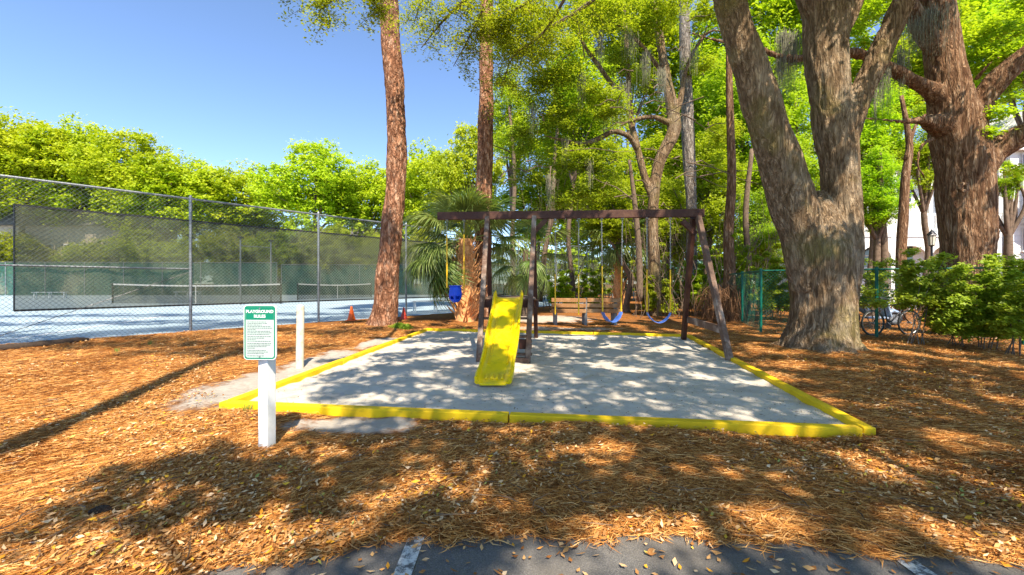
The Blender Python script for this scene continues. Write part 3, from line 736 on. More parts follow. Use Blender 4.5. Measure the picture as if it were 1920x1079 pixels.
# green fence at right
gf = T('green_fence', 'low green coated chain link fence behind the big forked oak', 'fence', (8, 11, 0))
G = [Vector((13.4, 7.45, 0)), Vector((10.9, 8.86, 0)), Vector((8.8, 10.04, 0)), Vector((6.7, 11.2, 0)), Vector((7.75, 14.0, 0)), Vector((8.6, 17.0, 0)), Vector((9.4, 20.0, 0)), Vector((10.2, 24.0, 0)), Vector((9.8, 30.0, 0))]
for c in G: MB().tube([(c.x, c.y, -.05), (c.x, c.y, 1.74)], .035, 10).build('post', M['greenmetal'], gf)
mb = MB()
for i in range(len(G)-1):
    MB().tube([G[i]+z_*1.68, G[i+1]+z_*1.68], .021, 8).build('top_rail', M['greenmetal'], gf)
    chainlink(mb, G[i], G[i+1], .03, 1.66, .085, .0026)
o = mb.build('chain_link_mesh', M['greenwire'], gf); o['kind'] = 'stuff'

# ------------------------------------------------------------------ trees
def pl(pts, q=.9): return [(*at(a, b, Y), w_/2*Y/F*q) for a, b, Y, w_ in pts]
def limb_mesh(name, limbs, vox, ridge=.02, rf=7.0, fz=.22, n=18, flute=0.0):
    """limbs: lists of (x,y,z,r) -> one continuous trunk surface with bark ridges"""
    mb = MB()
    for L in limbs:
        sp = spline(L, 6); mb.tube([p[:3] for p in sp], [max(.006, float(p[3])) for p in sp], n)
    me = bpy.data.meshes.new('tmp'); me.from_pydata(mb.v, [], mb.f)
    if vox:
        o = bpy.data.objects.new('tmp', me); COL.objects.link(o)
        m = o.modifiers.new('r', 'REMESH'); m.mode = 'VOXEL'; m.voxel_size = vox
        s_ = o.modifiers.new('s', 'SMOOTH'); s_.factor = .5; s_.iterations = 5
        dg = bpy.context.evaluated_depsgraph_get(); me2 = bpy.data.meshes.new_from_object(o.evaluated_get(dg))
        bpy.data.objects.remove(o); bpy.data.meshes.remove(me); me = me2
        N = len(me.vertices); co = np.empty(N*3, np.float32); no = np.empty(N*3, np.float32)
        me.vertices.foreach_get('co', co); me.vertex_normals.foreach_get('vector', no)
        co = co.reshape(-1, 3); no = no.reshape(-1, 3); d = np.empty(N, np.float32)
        for i in range(N):
            x, y, z = co[i]; q = (x*rf, y*rf, z*rf*fz)
            v = 1-abs(noise.noise(q))*2.4; u = noise.noise((x*2.2, y*2.2, z*1.3))
            d[i] = ridge*(v-.55)+u*.035*(ridge/.02)
        co += no*d[:, None]; me.vertices.foreach_set('co', co.ravel()); me.update()
    me.polygons.foreach_set('use_smooth', [True]*len(me.polygons)); me.name = name
    return me
def put(name, me, mat, parent):
    me.transform(Matrix.Translation(-wloc(parent))); return link(name, me, mat, parent)

def leaves_np(name, C, size, N=None, asp=.5, up=.8, jit=.25, extra=None):
    """rhombic leaves at points C"""
    n = len(C); nr = RNG.normal(size=(n, 3)); nr /= np.linalg.norm(nr, axis=1)[:, None]; nr[:, 2] = np.abs(nr[:, 2])
    nr += np.array([.15, -.45, up]); nr /= np.linalg.norm(nr, axis=1)[:, None]
    t = RNG.normal(size=(n, 3)); t[:, 2] -= .3; t -= nr*(t*nr).sum(1)[:, None]; t /= np.linalg.norm(t, axis=1)[:, None]; b = np.cross(nr, t)
    s = (size*(1+jit*RNG.normal(size=n)).clip(.5, 1.6))[:, None] if np.isscalar(size) else (size*(1+jit*RNG.normal(size=n)).clip(.5, 1.6))[:, None]
    fold = nr*s*.08
    V = np.stack([C-t*s*.5, C+b*s*asp*.5+fold, C+t*s*.5, C-b*s*asp*.5+fold], 1).reshape(-1, 3)
    Fq = np.arange(n*4).reshape(n, 4)
    return mesh_np(name, V, Fq, 4, RNG.random(n))

def lobes_pts(lobes, dens, low=-.35, thick=.28, clump=.13):
    """points of leaves: clumps over the outer shell of each lobe (x,y,z,r[,flat])"""
    out = []
    for L in lobes:
        x, y, z, r = L[:4]; fl = L[4] if len(L) > 4 else .8
        nc = max(6, int(26*(1+.3*RNG.random()))); per = max(8, int(dens*r*r*12/nc))
        d = RNG.normal(size=(nc*2, 3)); d /= np.linalg.norm(d, axis=1)[:, None]; d = d[d[:, 2] > low][:nc]
        rad = r*(1-thick*RNG.random(len(d))**1.5); c = d*rad[:, None]
        p = c[:, None, :]+RNG.normal(size=(len(d), per, 3))*np.array([1, 1, .55])*clump*r*(.6+.8*RNG.random((len(d), 1, 1)))
        p = p.reshape(-1, 3); p[:, 2] *= fl; out.append(p+np.array([x, y, z]))
    return np.concatenate(out)

def tree(name, label, mat, bark, base, lobes, leaf, dens, limbs=None, group=None, trunk_r=.2, cat='tree', nlimb=5, low=-.35, clump=.13, thick=.28):
    r = T(name, label, cat, (base[0], base[1], 0), group)
    C = lobes_pts(lobes, dens, low, thick, clump)
    o = put('crown', leaves_np('crown', C, leaf), mat, r)
    if limbs is None:
        limbs = []; b = Vector((base[0], base[1], -.1)); L0 = np.mean([l[:3] for l in lobes], axis=0); H = L0[2]
        fk = b.lerp(Vector(L0), .55)+Vector((RNG.normal()*.3, RNG.normal()*.3, 0)); 
        limbs.append([(*b, trunk_r*1.35), (*b.lerp(fk, .12), trunk_r), (*(b.lerp(fk, .6)+Vector((RNG.normal()*.2, 0, 0))), trunk_r*.85), (*fk, trunk_r*.75), (*b.lerp(Vector(L0), .95), trunk_r*.35)])
        idx = list(range(len(lobes))); random.shuffle(idx)
        for i in idx[:nlimb]:
            l = Vector(lobes[i][:3]); m = fk.lerp(l, .5)+Vector((RNG.normal()*.3, RNG.normal()*.3, .1*H*.3))
            limbs.append([(*fk, trunk_r*.5), (*m, trunk_r*.33), (*l, trunk_r*.1)])
    put('trunk', limb_mesh('trunk', limbs, 0, n=9), bark, r)
    return r

def px_lobes(px_, Y, top, bot, hw, n, rr=(.26, .42), depth=.8, flat=.8):
    """lobes that fill a crown of this size on the photo, at distance Y"""
    k = Y/F; W = hw*k; H = (bot-top)/2*k; cx = (px_-960)*k; cz = CH-((top+bot)/2-HY)*k; D = W*depth; out = []
    R = min(W, H)
    for i in range(n):
        while True:
            u, v, w_ = RNG.uniform(-1, 1, 3)
            if .25 < u*u+v*v+w_*w_ < 1: break
        r = R*RNG.uniform(*rr)*1.25; s_ = 1-r/(R*2.2)
        out.append((cx+u*W*s_, Y+w_*D*s_, cz+v*H*s_, r, flat))
    out.append((cx, Y, cz, R*.6, flat)); out.append((cx+RNG.normal()*.1*W, Y, CH-(top-HY)*k-R*.35, R*.36, flat))
    return out

# far line of trees behind the courts
far = [(-50, 52, 212, 470, 105, 'clipped by the left edge of the picture'),
       (45, 50, 206, 425, 110, 'tallest broad one above the grey roof'),
       (150, 52, 212, 450, 100, 'beside the grey roof with a high dome'),
       (250, 50, 236, 462, 95, 'over the middle of the first screen panel'),
       (350, 52, 282, 470, 95, 'lower, right behind the first fence post'),
       (455, 54, 298, 475, 95, 'lowest top, behind the pole frame'),
       (590, 50, 258, 470, 100, 'round topped behind the second fence post'),
       (690, 54, 295, 475, 85, 'low, left of the near pine trunk'),
       (800, 52, 258, 480, 90, 'between the two pine trunks'),
       (880, 46, 222, 470, 70, 'taller, right behind the rear pine trunk')]
def crown_variant(name, n, H, leaf, per, rr=(.26, .42), seed=0, clump=.15, thick=.4, low=-.8):
    """a unit crown (half width 1, half height H) whose mesh several trees share"""
    global RNG
    keep = RNG; RNG = np.random.default_rng(seed); lb = []
    for i in range(n):
        while True:
            u, v, w_ = RNG.uniform(-1, 1, 3)
            if .2 < u*u+v*v+w_*w_ < 1: break
        q = RNG.uniform(*rr); lb.append((u*(1-q*.7), w_*.8*(1-q*.7), v*(H-q*.8), q, RNG.uniform(.8, 1.0)))
    lb += [(0, 0, H-.3, .33, .9), (0, 0, 0, .5, 1.1), (.1, 0, -H*.5, .45, .9)]
    out = []
    for x, y, z, q, fl in lb:
        nc = 34; d = RNG.normal(size=(nc*2, 3)); d /= np.linalg.norm(d, axis=1)[:, None]; d = d[d[:, 2] > low][:nc]
        c = d*(q*(1-thick*RNG.random(len(d))**1.5))[:, None]; m = max(6, int(per*q*q/nc*RNG.uniform(.7, 1.3)))
        p = (c[:, None, :]+RNG.normal(size=(len(d), m, 3))*np.array([1, 1, .7])*clump*q*(.5+1.1*RNG.random((len(d), 1, 1)))).reshape(-1, 3); p[:, 2] *= fl
        out.append(p+np.array([x, y, z]))
    me = leaves_np(name, np.concatenate(out), leaf, jit=.35, up=.6); RNG = keep; return me, lb
def variant_tree(label, var, mat, bark, px_, Y, top, bot, hw, group, trunk_r, depth=.8, base=None):
    (me, lb), k = var, Y/F; W = hw*k; Hh = (bot-top)/2*k; Hv = max(l[2]+l[3] for l in lb)
    cx, cz = (px_-960)*k, CH-((top+bot)/2-HY)*k; fl = random.choice((-1, 1)); sc = Vector((W*fl, W*depth/.8, Hh/Hv))
    bx = cx+RNG.normal()*.3; r = T('broadleaf_tree', label, 'tree', (bx, Y, 0), group)
    if not me.materials: me.materials.append(mat)
    o = link('crown', me, None, r, (cx-bx, 0, cz)); o.scale = sc
    if me.materials[0] != mat: o.material_slots[0].link = 'OBJECT'; o.material_slots[0].material = mat
    P = [Vector((cx+l[0]*sc.x, Y+l[1]*sc.y, cz+l[2]*sc.z)) for l in lb]; b = Vector((bx, Y, -.1)); c0 = Vector((cx, Y, cz)); fk = b.lerp(c0, .6)
    limbs = [[(*b, trunk_r*1.35), (*b.lerp(fk, .15), trunk_r), (*(b.lerp(fk, .6)+Vector((RNG.normal()*.2, 0, 0))), trunk_r*.85), (*fk, trunk_r*.75), (*c0, trunk_r*.35)]]
    random.shuffle(P)
    for l in P[:9]: limbs.append([(*fk, trunk_r*.5), (*(fk.lerp(l, .5)+Vector((RNG.normal()*.2, RNG.normal()*.2, .1*Hh))), trunk_r*.33), (*l, trunk_r*.1)])
    put('trunk', limb_mesh('trunk', limbs, 0, n=8), bark, r); return r
VF = [crown_variant('crown', 20, .95, .050, 13500, (.24, .40), 21+i) for i in range(3)]
VW = [crown_variant('crown', 20, 1.5, .058, 10500, (.26, .42), 31+i, clump=.2, thick=.6, low=-1) for i in range(3)]
for i, (px_, Y, top, bot, hw, where) in enumerate(far):
    variant_tree('sunlit tree, '+where, VF[i % 3], M['leaf_far'], M['twig'], px_, Y, top, bot, hw*1.08, 'sunlit trees beyond the tennis courts', .32)
for i, (px_, top, hw, where) in enumerate([(30, 430, 60, 'in front of the left building windows'), (175, 445, 55, 'under the first screen panel, left part'), (270, 425, 60, 'right half of the first screen panel'), (345, 440, 50, 'directly behind the first fence post'),
                                            (425, 420, 60, 'left of the pole frame'), (520, 430, 60, 'right of the pole frame'), (625, 415, 65, 'behind the second fence post'), (700, 430, 45, 'against the near pine trunk'), (800, 425, 60, 'low between the pines behind the palm')]):
    variant_tree('dark low tree behind the far court screen, '+where, VF[(i+1) % 3], M['leaf_oak'], M['twig'], px_, 48.5, top, 528, hw, 'low dark trees behind the far court screen', .16)
# woods behind the playground
wood_l = [(955, 27, 118, 330, 52, 10, 'far', 'tall yellow green tree just right of the rear pine trunk'),
          (1010, 30, 250, 480, 85, 14, 'mid', 'mid green tree above the left half of the swing beam'),
          (1075, 24, 60, 330, 85, 14, 'mid', 'tall airy tree over the middle of the swing beam'),
          (1120, 32, 150, 500, 100, 15, 'mid', 'dense tree behind the middle swings'),
          (1215, 30, 250, 520, 90, 14, 'mid', 'dark green tree behind the curved oak trunk'),
          (1180, 36, -60, 200, 120, 12, 'mid', 'high crowned tree at the top of the picture behind the pale trunk'),
          (1330, 20, 240, 470, 72, 15, 'mid', 'leafy tree above the right end of the swing beam'),
          (1395, 24, 60, 400, 90, 16, 'mid', 'tall green tree seen left of the forked oak'),
          (1330, 34, 30, 300, 100, 12, 'mid', 'tree far behind the pale straight trunk'),
          (1490, 24, 120, 420, 70, 13, 'right', 'bright green tree framed in the fork of the big oak'),
          (1480, 34, -80, 200, 130, 12, 'right', 'bright tree crown high behind the fork of the big oak'),
          (1420, 19, 350, 530, 60, 12, 'mid', 'low dark leafy tree beside the green fence corner'),
          (1650, 17, 270, 440, 55, 14, 'right', 'fresh green young tree between the two oaks'),
          (1680, 27, -30, 260, 110, 16, 'right', 'bright green crown high between the two oaks'),
          (1830, 32, -80, 240, 130, 16, 'right', 'bright crown at the top right behind the red barked oak'),
          (1925, 24, -30, 190, 80, 12, 'right', 'sunlit crown at the upper right edge of the picture'),
          (1888, 15, 300, 380, 24, 8, 'right', 'small leafy tree right of the red barked oak by the house'),
          (1270, 42, 100, 500, 130, 14, 'mid', 'tree farthest back in the woods behind the beam'),
          (1640, 22, 130, 360, 75, 14, 'right', 'fresh green tree just right of the forked oak, above the house roof'),
          (1735, 20, 190, 370, 50, 12, 'right', 'leafy tree touching the left outline of the red barked oak'),
          (1260, 19, 330, 500, 60, 12, 'mid', 'bushy young tree above the outer swing chains'),
          (1150, 19, 330, 470, 60, 12, 'mid', 'bushy young tree behind the middle of the beam'),
          (1440, 21, 230, 420, 70, 13, 'right', 'bright tree touching the left limb of the forked oak')]
for i, (px_, Y, top, bot, hw, n, m, lab) in enumerate(wood_l):
    variant_tree(lab, VW[i % 3] if (bot-top) > 2.2*hw else VF[i % 3], M['leaf_'+m], M['twig'], px_, Y, top, bot, hw*1.12, 'leafy trees in the woods behind the playground', .15)
# far-off woods closing the view behind
lb = [((p_-960)*62/F+0, 62+RNG.uniform(-4, 6), RNG.uniform(1.5, 10.5), RNG.uniform(2.6, 4.4), .85) for p_ in np.linspace(1010, 2350, 66)]
lb += [((p_-960)*70/F, 68+RNG.uniform(-3, 3), RNG.uniform(1.5, 4.5), RNG.uniform(2.4, 3.6), .8) for p_ in np.linspace(-500, 1050, 50)]
o = link('far_woods_foliage', leaves_np('far_woods', lobes_pts(lb, 4.5, -.6), .8), M['leaf_mid']); props(o, 'far off green woods closing the view', None, None, 'stuff')

# bare trunks standing in the woods
def bare(label, pts, bark, limbs=(), vox=0, name='tree_trunk', ivy=None):
    L = [pl(pts)]+[pl(q) for q in limbs]; b = L[0][0]
    r = T(name, label, 'tree', (b[0], b[1], 0)); put('trunk', limb_mesh('trunk', L, vox, .014, 9), bark, r); return r
bare('pale straight trunk rising behind the right part of the swing beam', [(1296, 575, 18, 30), (1296, 480, 18, 23), (1296, 380, 18, 22), (1291, 270, 18, 26), (1286, 150, 18, 24), (1283, 20, 18, 22), (1281, -160, 18, 18), (1280, -400, 18, 8)], M['palebark'], vox=.05)
bare('dark slim trunk leaning behind the tower frames', [(1012, 565, 23, 12), (1022, 470, 23, 11), (1035, 400, 23, 10), (1040, 300, 23, 8), (1050, 200, 23, 5)], M['twig'])
bare('thin trunk behind the slide tower left of the leaning one', [(964, 560, 26, 10), (960, 450, 26, 9), (965, 330, 26, 8), (955, 200, 26, 5)], M['twig'])
bare('slim trunk between the two hanging swings', [(1200, 565, 17, 14), (1198, 470, 17, 12), (1190, 380, 17, 10), (1180, 300, 17, 6)], M['twig'])
bare('brown trunk in the woods just outside the leaning frame leg', [(1362, 590, 16, 30), (1368, 520, 16, 24), (1366, 440, 16, 20), (1372, 330, 16, 17), (1368, 190, 16, 14), (1366, 60, 16, 10)], M['oakbark2'])
bare('slim trunk left of the forked oak at the green fence', [(1400, 590, 18, 14), (1404, 500, 18, 12), (1398, 400, 18, 11), (1410, 280, 18, 8)], M['twig'])
bare('reddish slim trunk between the two oaks in front of the house', [(1688, 600, 15, 18), (1690, 470, 15, 18), (1694, 400, 15, 17), (1698, 330, 15, 15), (1705, 270, 15, 12), (1690, 180, 15, 7)], M['oakbark2'], [[(1698, 300, 15, 9), (1715, 240, 15, 6), (1735, 215, 15, 4)]])
bare('darker slim trunk next to the forked oak in front of the house', [(1655, 600, 17, 16), (1658, 480, 17, 14), (1652, 380, 17, 12), (1648, 280, 17, 8)], M['twig'])

# curved live oak in the middle distance
oc = T('live_oak', 'live oak with curving forked limbs behind the middle of the swing beam', 'tree', (*at(1228, 580, 17).xy, 0))
L = [[(1232, 595, 17, 44), (1230, 540, 17, 32), (1224, 440, 17, 28), (1226, 370, 17, 26), (1236, 305, 17, 28), (1262, 250, 17, 34), (1262, 215, 17, 30), (1250, 150, 17, 24), (1238, 80, 17, 20), (1225, 0, 17, 17), (1205, -120, 17, 10)],
     [(1226, 380, 17, 18), (1208, 330, 17, 18), (1195, 275, 17, 17), (1182, 220, 17, 15), (1178, 140, 17, 13), (1172, 40, 17, 10), (1165, -60, 17, 6)],
     [(1196, 285, 17, 14), (1180, 258, 16.6, 13), (1150, 247, 16.2, 13), (1120, 262, 15.8, 14), (1085, 270, 15.4, 12), (1050, 262, 15, 9), (1020, 255, 14.8, 4)],
     [(1262, 235, 17, 16), (1225, 220, 16.8, 12), (1185, 226, 16.6, 10), (1165, 235, 16.5, 6)],
     [(1250, 150, 17, 12), (1215, 100, 16.5, 11), (1175, 60, 16, 10), (1110, 30, 15.4, 8), (1040, 60, 15, 5)],
     [(1178, 170, 17, 11), (1150, 160, 16.5, 12), (1120, 120, 16, 12), (1095, 85, 15.7, 10), (1075, 40, 15.4, 7)],
     [(1262, 230, 17, 16), (1275, 190, 17, 14), (1290, 120, 17, 10), (1330, 60, 16.8, 7), (1380, 70, 16.6, 4)]]
put('trunk', limb_mesh('trunk', [pl(q, .74) for q in L], .04, .010, 9), M['oakbark'], oc)
lb = []
for px_, py_, Y, rp in [(960, 45, 12.5, 62), (1010, 90, 13, 62), (950, 90, 13, 34), (1060, 40, 13.5, 60), (1120, 20, 14, 60), (1010, 160, 14.5, 50), (1060, 130, 14.5, 55), (1110, 190, 15, 50), (1040, 220, 15, 52),
                        (990, 260, 15.5, 42), (1070, 300, 15.5, 55), (1000, 330, 16, 45), (1130, 300, 15.5, 40), (1120, 350, 16, 45), (1170, 20, 15, 55), (1160, 110, 16.5, 36), (1215, 50, 16, 35), (1250, 10, 15.5, 45), (1320, 20, 16, 40),
                        (1150, 205, 15, 38), (1060, 370, 16, 40), (1200, 150, 18, 30), (1310, 130, 17.5, 30), (1350, 250, 18, 35)]:
    c = at(px_, py_, Y); lb.append((c.x, c.y, c.z, rp*Y/F, .75))
put('crown', leaves_np('crown', lobes_pts(lb, 330, -.9, .75, .2), .10), M['leaf_oak'], oc)

# forked big oak
oa = T('big_oak', 'massive grey barked oak with forked trunk, straw mounded at its foot', 'tree', (*at(1536, 665, 7.86).xy, 0))
LA = [[(1528, 700, 7.86, 205), (1533, 665, 7.86, 160), (1540, 620, 7.86, 134), (1543, 560, 7.86, 124), (1537, 480, 7.86, 130), (1536, 430, 7.86, 104), (1538, 385, 7.86, 60), (1540, 360, 7.86, 20)],
      [(1522, 540, 7.84, 84), (1506, 450, 7.8, 88), (1486, 380, 7.75, 92), (1462, 300, 7.7, 88), (1435, 220, 7.62, 78), (1408, 130, 7.55, 72), (1384, 60, 7.5, 66), (1364, -10, 7.4, 66), (1340, -130, 7.2, 56), (1300, -300, 6.9, 44), (1200, -470, 6.4, 30)],
      [(1566, 560, 7.88, 84), (1573, 470, 7.9, 88), (1576, 380, 7.95, 74), (1573, 300, 7.97, 76), (1562, 230, 8, 78), (1552, 150, 8, 80), (1548, 80, 8, 84), (1550, 25, 8, 90)],
      [(1550, 60, 8, 66), (1520, -20, 8, 64), (1485, -110, 8, 56), (1440, -260, 8, 44), (1390, -420, 8, 26)],
      [(1560, 60, 8, 66), (1600, -20, 8.1, 62), (1640, -120, 8.2, 54), (1680, -280, 8.3, 38), (1700, -450, 8.3, 20)],
      [(1572, 300, 7.95, 56), (1592, 230, 7.9, 50), (1618, 170, 7.85, 48), (1645, 110, 7.8, 46), (1672, 55, 7.7, 44), (1700, -10, 7.6, 42), (1760, -120, 7.3, 34), (1850, -260, 6.8, 20)]]
LA = [pl(q, .83) for q in LA]
LA += [[(5.8+.35*math.cos(a), 7.86+.35*math.sin(a), .45, .18), (5.8+.58*math.cos(a), 7.86+.58*math.sin(a), .14, .13), (5.8+rr*math.cos(a), 7.86+rr*math.sin(a), .06, .06)] for a, rr in ((-2.75, .82), (-2.1, .85), (-1.45, .9), (-.8, .85), (-.15, .8), (1.2, 1), (2.6, .9))]
LA += [[(5.0, 7.1, 7.2, .22), (3.2, 5.8, 8.2, .17), (1.0, 4.4, 8.8, .12), (-1.2, 3.0, 8.9, .07)], [(4.6, 6.9, 7.8, .18), (4.2, 4.4, 8.8, .14), (3.6, 1.8, 9.2, .08)],
       [(6.4, 8.1, 9, .2), (7.5, 5.8, 9.2, .14), (8.2, 3.0, 9.2, .07)], [(1.0, 4.4, 8.8, .09), (.2, 6.2, 8.6, .06), (-.8, 8.0, 7.9, .035), (-1.3, 10.4, 8.2, .02)]]
put('trunk', limb_mesh('trunk', LA, .029, .021, 13, .17), M['oakbark'], oa)
# burl scar on the trunk
# red barked oak on the right
ob = T('big_oak', 'red brown barked oak right of the forked one, behind the green shrubs', 'tree', (*at(1822, 640, 10.5).xy, 0))
LB = [[(1824, 665, 10.5, 175), (1820, 600, 10.5, 118), (1814, 520, 10.5, 98), (1813, 430, 10.5, 102), (1808, 340, 10.5, 104), (1800, 270, 10.5, 102), (1786, 200, 10.5, 90), (1772, 130, 10.5, 72), (1764, 60, 10.5, 70), (1748, 0, 10.4, 74), (1725, -90, 10.3, 64), (1690, -240, 10, 44), (1640, -420, 9.6, 20)],
      [(1815, 250, 10.5, 60), (1838, 195, 10.4, 52), (1872, 150, 10.2, 50), (1915, 112, 10, 46), (1990, 60, 9.7, 42), (2120, 0, 9.2, 30)],
      [(1830, 320, 10.5, 70), (1862, 285, 10.4, 60), (1900, 262, 10.2, 54), (1950, 240, 10, 50), (2060, 200, 9.6, 40)],
      [(1785, 240, 10.5, 66), (1752, 232, 10.35, 44), (1730, 226, 10.2, 24), (1690, 228, 10.1, 9), (1650, 224, 10, 7), (1612, 222, 9.9, 5)],
      [(1775, 190, 10.5, 56), (1738, 165, 10.4, 34), (1706, 150, 10.3, 30), (1670, 130, 10.2, 26), (1600, 100, 10.2, 20), (1480, 110, 10.3, 16), (1420, 90, 10.4, 12), (1340, 75, 10.6, 8), (1290, 60, 10.8, 4)],
      [(1768, 110, 10.5, 44), (1730, 55, 10.3, 40), (1700, 0, 10.2, 34), (1650, -90, 10, 22)],
      [(1830, 150, 10.4, 10), (1850, 125, 10.2, 7), (1872, 108, 10, 3)], [(1748, 260, 10.3, 14), (1728, 275, 10.1, 9), (1722, 310, 10, 7), (1735, 335, 10, 5)]]
put('trunk', limb_mesh('trunk', [pl(q, .77) for q in LB], .036, .024, 11, .18), M['oakbark2'], ob)
k_ = at(1806, 352, 9.87); mb = MB(); mb.ring((k_.x, k_.y, k_.z), (0, -1, .0), .085, .045, 16, 8); mb.disc((k_.x, k_.y+.02, k_.z), (0, -1, 0), .07, .05, 12); mb.build('knot', M['oakbark2'], ob)
lb = []
for px_, py_, Y, rp in [(1880, 215, 10, 26), (1900, 320, 10.8, 22), (1850, 215, 10.2, 22), (1900, 60, 10.8, 28), (1860, 250, 10.0, 20), (1910, 180, 10.2, 18), (1640, 20, 11, 40), (1620, 90, 11.5, 26)]:
    c = at(px_, py_, Y); lb.append((c.x, c.y, c.z, rp*Y/F, .7))
for i in range(16): lb.append((RNG.uniform(8.5, 14), RNG.uniform(7, 12), RNG.uniform(10.3, 12.5), .9, .6))
put('crown', leaves_np('crown', lobes_pts(lb, 330, -.9, .8, .22), .085), M['leaf_right'], ob)

# pines
pa = T('pine_tree', 'tall red barked pine trunk nearer one, left of the swing set', 'tree', (*at(718, 615, 12.5).xy, 0), 'tall pines by the court fence')
LP = pl([(713, 632, 12.5, 92), (718, 608, 12.5, 62), (723, 570, 12.5, 50), (727, 500, 12.5, 45), (737, 410, 12.5, 42), (744, 310, 12.5, 40), (742, 200, 12.5, 39), (735, 100, 12.5, 40), (729, 0, 12.5, 38), (724, -150, 12.5, 34), (722, -350, 12.5, 27), (715, -600, 12.5, 12)])
put('trunk', limb_mesh('trunk', [LP], .034, .022, 9, .35), M['pinebark'], pa)
pb = T('pine_tree', 'tall red barked pine trunk farther one, rising behind the fan palm', 'tree', (*at(905, 600, 15).xy, 0), 'tall pines by the court fence')
LP2 = pl([(905, 612, 15, 55), (905, 590, 15, 42), (906, 500, 15, 36), (906, 400, 15, 35), (909, 300, 15, 34), (911, 200, 15, 31), (912, 100, 15, 29), (912, 0, 15, 28), (911, -200, 15, 24), (908, -480, 15, 10)])
put('trunk', limb_mesh('trunk', [LP2], .04, .018, 8, .3), M['pinebark'], pb)
def pine_crown(parent, x, y, z0, z1, R_, n=34, mat='leaf_pine'):
    c = [];
    for i in range(n):
        a = RNG.uniform(0, 2*PI); t = RNG.random(); rr = R_*(.35+.65*RNG.random())*(1-.5*t); c.append((x+rr*math.cos(a), y+rr*math.sin(a), z0+(z1-z0)*t, RNG.uniform(.45, .8), .6))
    me = leaves_np('crown', lobes_pts(c, 260, -1, .9, .3), .22, asp=.12, up=.2); put('crown', me, M[mat], parent)
    return c
ca = pine_crown(pa, -3.85, 12.5, 12.5, 19, 3.4, 40); cb = pine_crown(pb, -.9, 15, 15, 21, 3.2, 40)

# trees behind and above the camera: they throw the dappled shade of the photograph
def shade_p(x, y):
    n1 = sn(x*1.0, y*1.0, .55)*.5; p = .68+.14*n1
    left = smooth(np.array(-x), 2.5 if y < 3.9 else 2.1, 3.1)
    p2 = p
    if y < 4 and x > -2.9: p2 = (p+.17)*(1-left)+.03*left
    if y < 2.4: p2 = .5
    if y > 12.3 and x < 4: p2 = .42
    p2 = (p2-.03)*(1-left)+.03*left
    if x > 4.0: p2 += .16
    if 4.2 < x < 7.6 and 7 < y < 12.5: p2 = .47
    if x > 8.5 and y > 8: p2 = .35
    return p2
def corridor(x, y): return x < -2.2-.1*(y-4) and 3.6 < y < 8.2
groups = {'A': [], 'D': [], 'P': []}
for yy in np.arange(1.0, 15.5, .36):
    for xx in np.arange(-4.5, 11.5, .36):
        x = xx+RNG.uniform(-.16, .16); y = yy+RNG.uniform(-.16, .16); h = RNG.uniform(6.6, 9.4)
        v = noise.noise((x*2.6, y*2.6, 4.4))*1.15+noise.noise((x*1.3, y*1.3, 9.1))*.4+noise.noise((x*.4, y*.4, 2.1))*.15
        if v > (float(shade_p(x, y))-.5)*1.5: continue
        if (x+2.15)**2+(y-4.15)**2 < .42 or (x+2.05)**2+(y-3.6)**2 < .12: continue
        c = np.array([x+SX*h, y+SY*h, h])
        if c[1] > .3 and (h-CH)/c[1] < .80: continue
        groups['A' if c[1] > .2 else 'D'].append(c)
for yy in np.arange(7.6, 19, .55):
    for xx in np.arange(-21, -3.6, .55):
        x = xx+RNG.uniform(-.25, .25); y = yy+RNG.uniform(-.25, .25); h = RNG.uniform(11, 13.5)
        pr = .5+.95*math.sin(y*1.9+x*.5+1)+.35*sn(x, y, .8); 
        if y > 12.2: pr = .25+.9*math.sin(y*1.7-x*.2)
        if x > -6 and y > 14: continue
        if RNG.random() > pr: continue
        groups['P'].append(np.array([x+SX*h, y+SY*h, h]))
def clumps(cs, n, s_): 
    cs = np.array(cs); p = cs[:, None, :]+RNG.normal(size=(len(cs), n, 3))*np.array([1, 1, .35])*s_*(.7+.6*RNG.random((len(cs), 1, 1))); return p.reshape(-1, 3)
pts = clumps(groups['A'], 115, .125); put('crown', leaves_np('crown', pts, .125), M['leaf_oak'], oa)
# twigs that hang into the top of the picture
tw = MB(); sp_pts = []
def spray(path, n, ln, droop, leafn, sg):
    sp = spline(path, 8); tw.tube([p[:3] for p in sp], [float(p[3]) for p in sp], 6)
    for i in range(n):
        p = sp[int(RNG.uniform(.15, 1)*(len(sp)-1))]; a = RNG.uniform(0, 2*PI); l = ln*RNG.uniform(.4, 1)
        d = np.array([math.cos(a), math.sin(a)*.7, -droop*RNG.uniform(.2, 1.2)]); q = np.array(p[:3]); pts_ = [q+d*l*t+np.array([0, 0, -.25*l*t*t]) for t in (0, .35, .7, 1)]
        tw.tube(pts_, [.008, .006, .004, .002], 3)
        for t in (.3, .5, .7, .85, 1.0):
            c = q+d*l*t+np.array([0, 0, -.25*l*t*t]); sp_pts.append(c+RNG.normal(size=(leafn, 3))*np.array([1, 1, .6])*sg)
def P4(a, b, Y, r): return (*at(a, b, Y), r)
spray([(-1.2, 3.0, 8.9, .07), P4(760, -120, 8, .05), P4(700, -40, 8.6, .04), P4(640, -10, 9, .025), P4(575, 15, 9.2, .012)], 26, .75, .5, 16, .11)
spray([P4(640, -10, 9, .02), P4(600, 20, 9, .015), P4(612, 45, 9, .008)], 8, .4, .8, 12, .09)
spray([P4(640, -40, 9, .02), P4(560, -20, 9, .015), P4(525, 0, 9, .008)], 9, .4, .4, 10, .1)
spray([P4(700, -40, 8.6, .03), P4(700, 10, 9, .012), P4(712, 30, 9.2, .01)], 12, .45, .5, 16, .1)
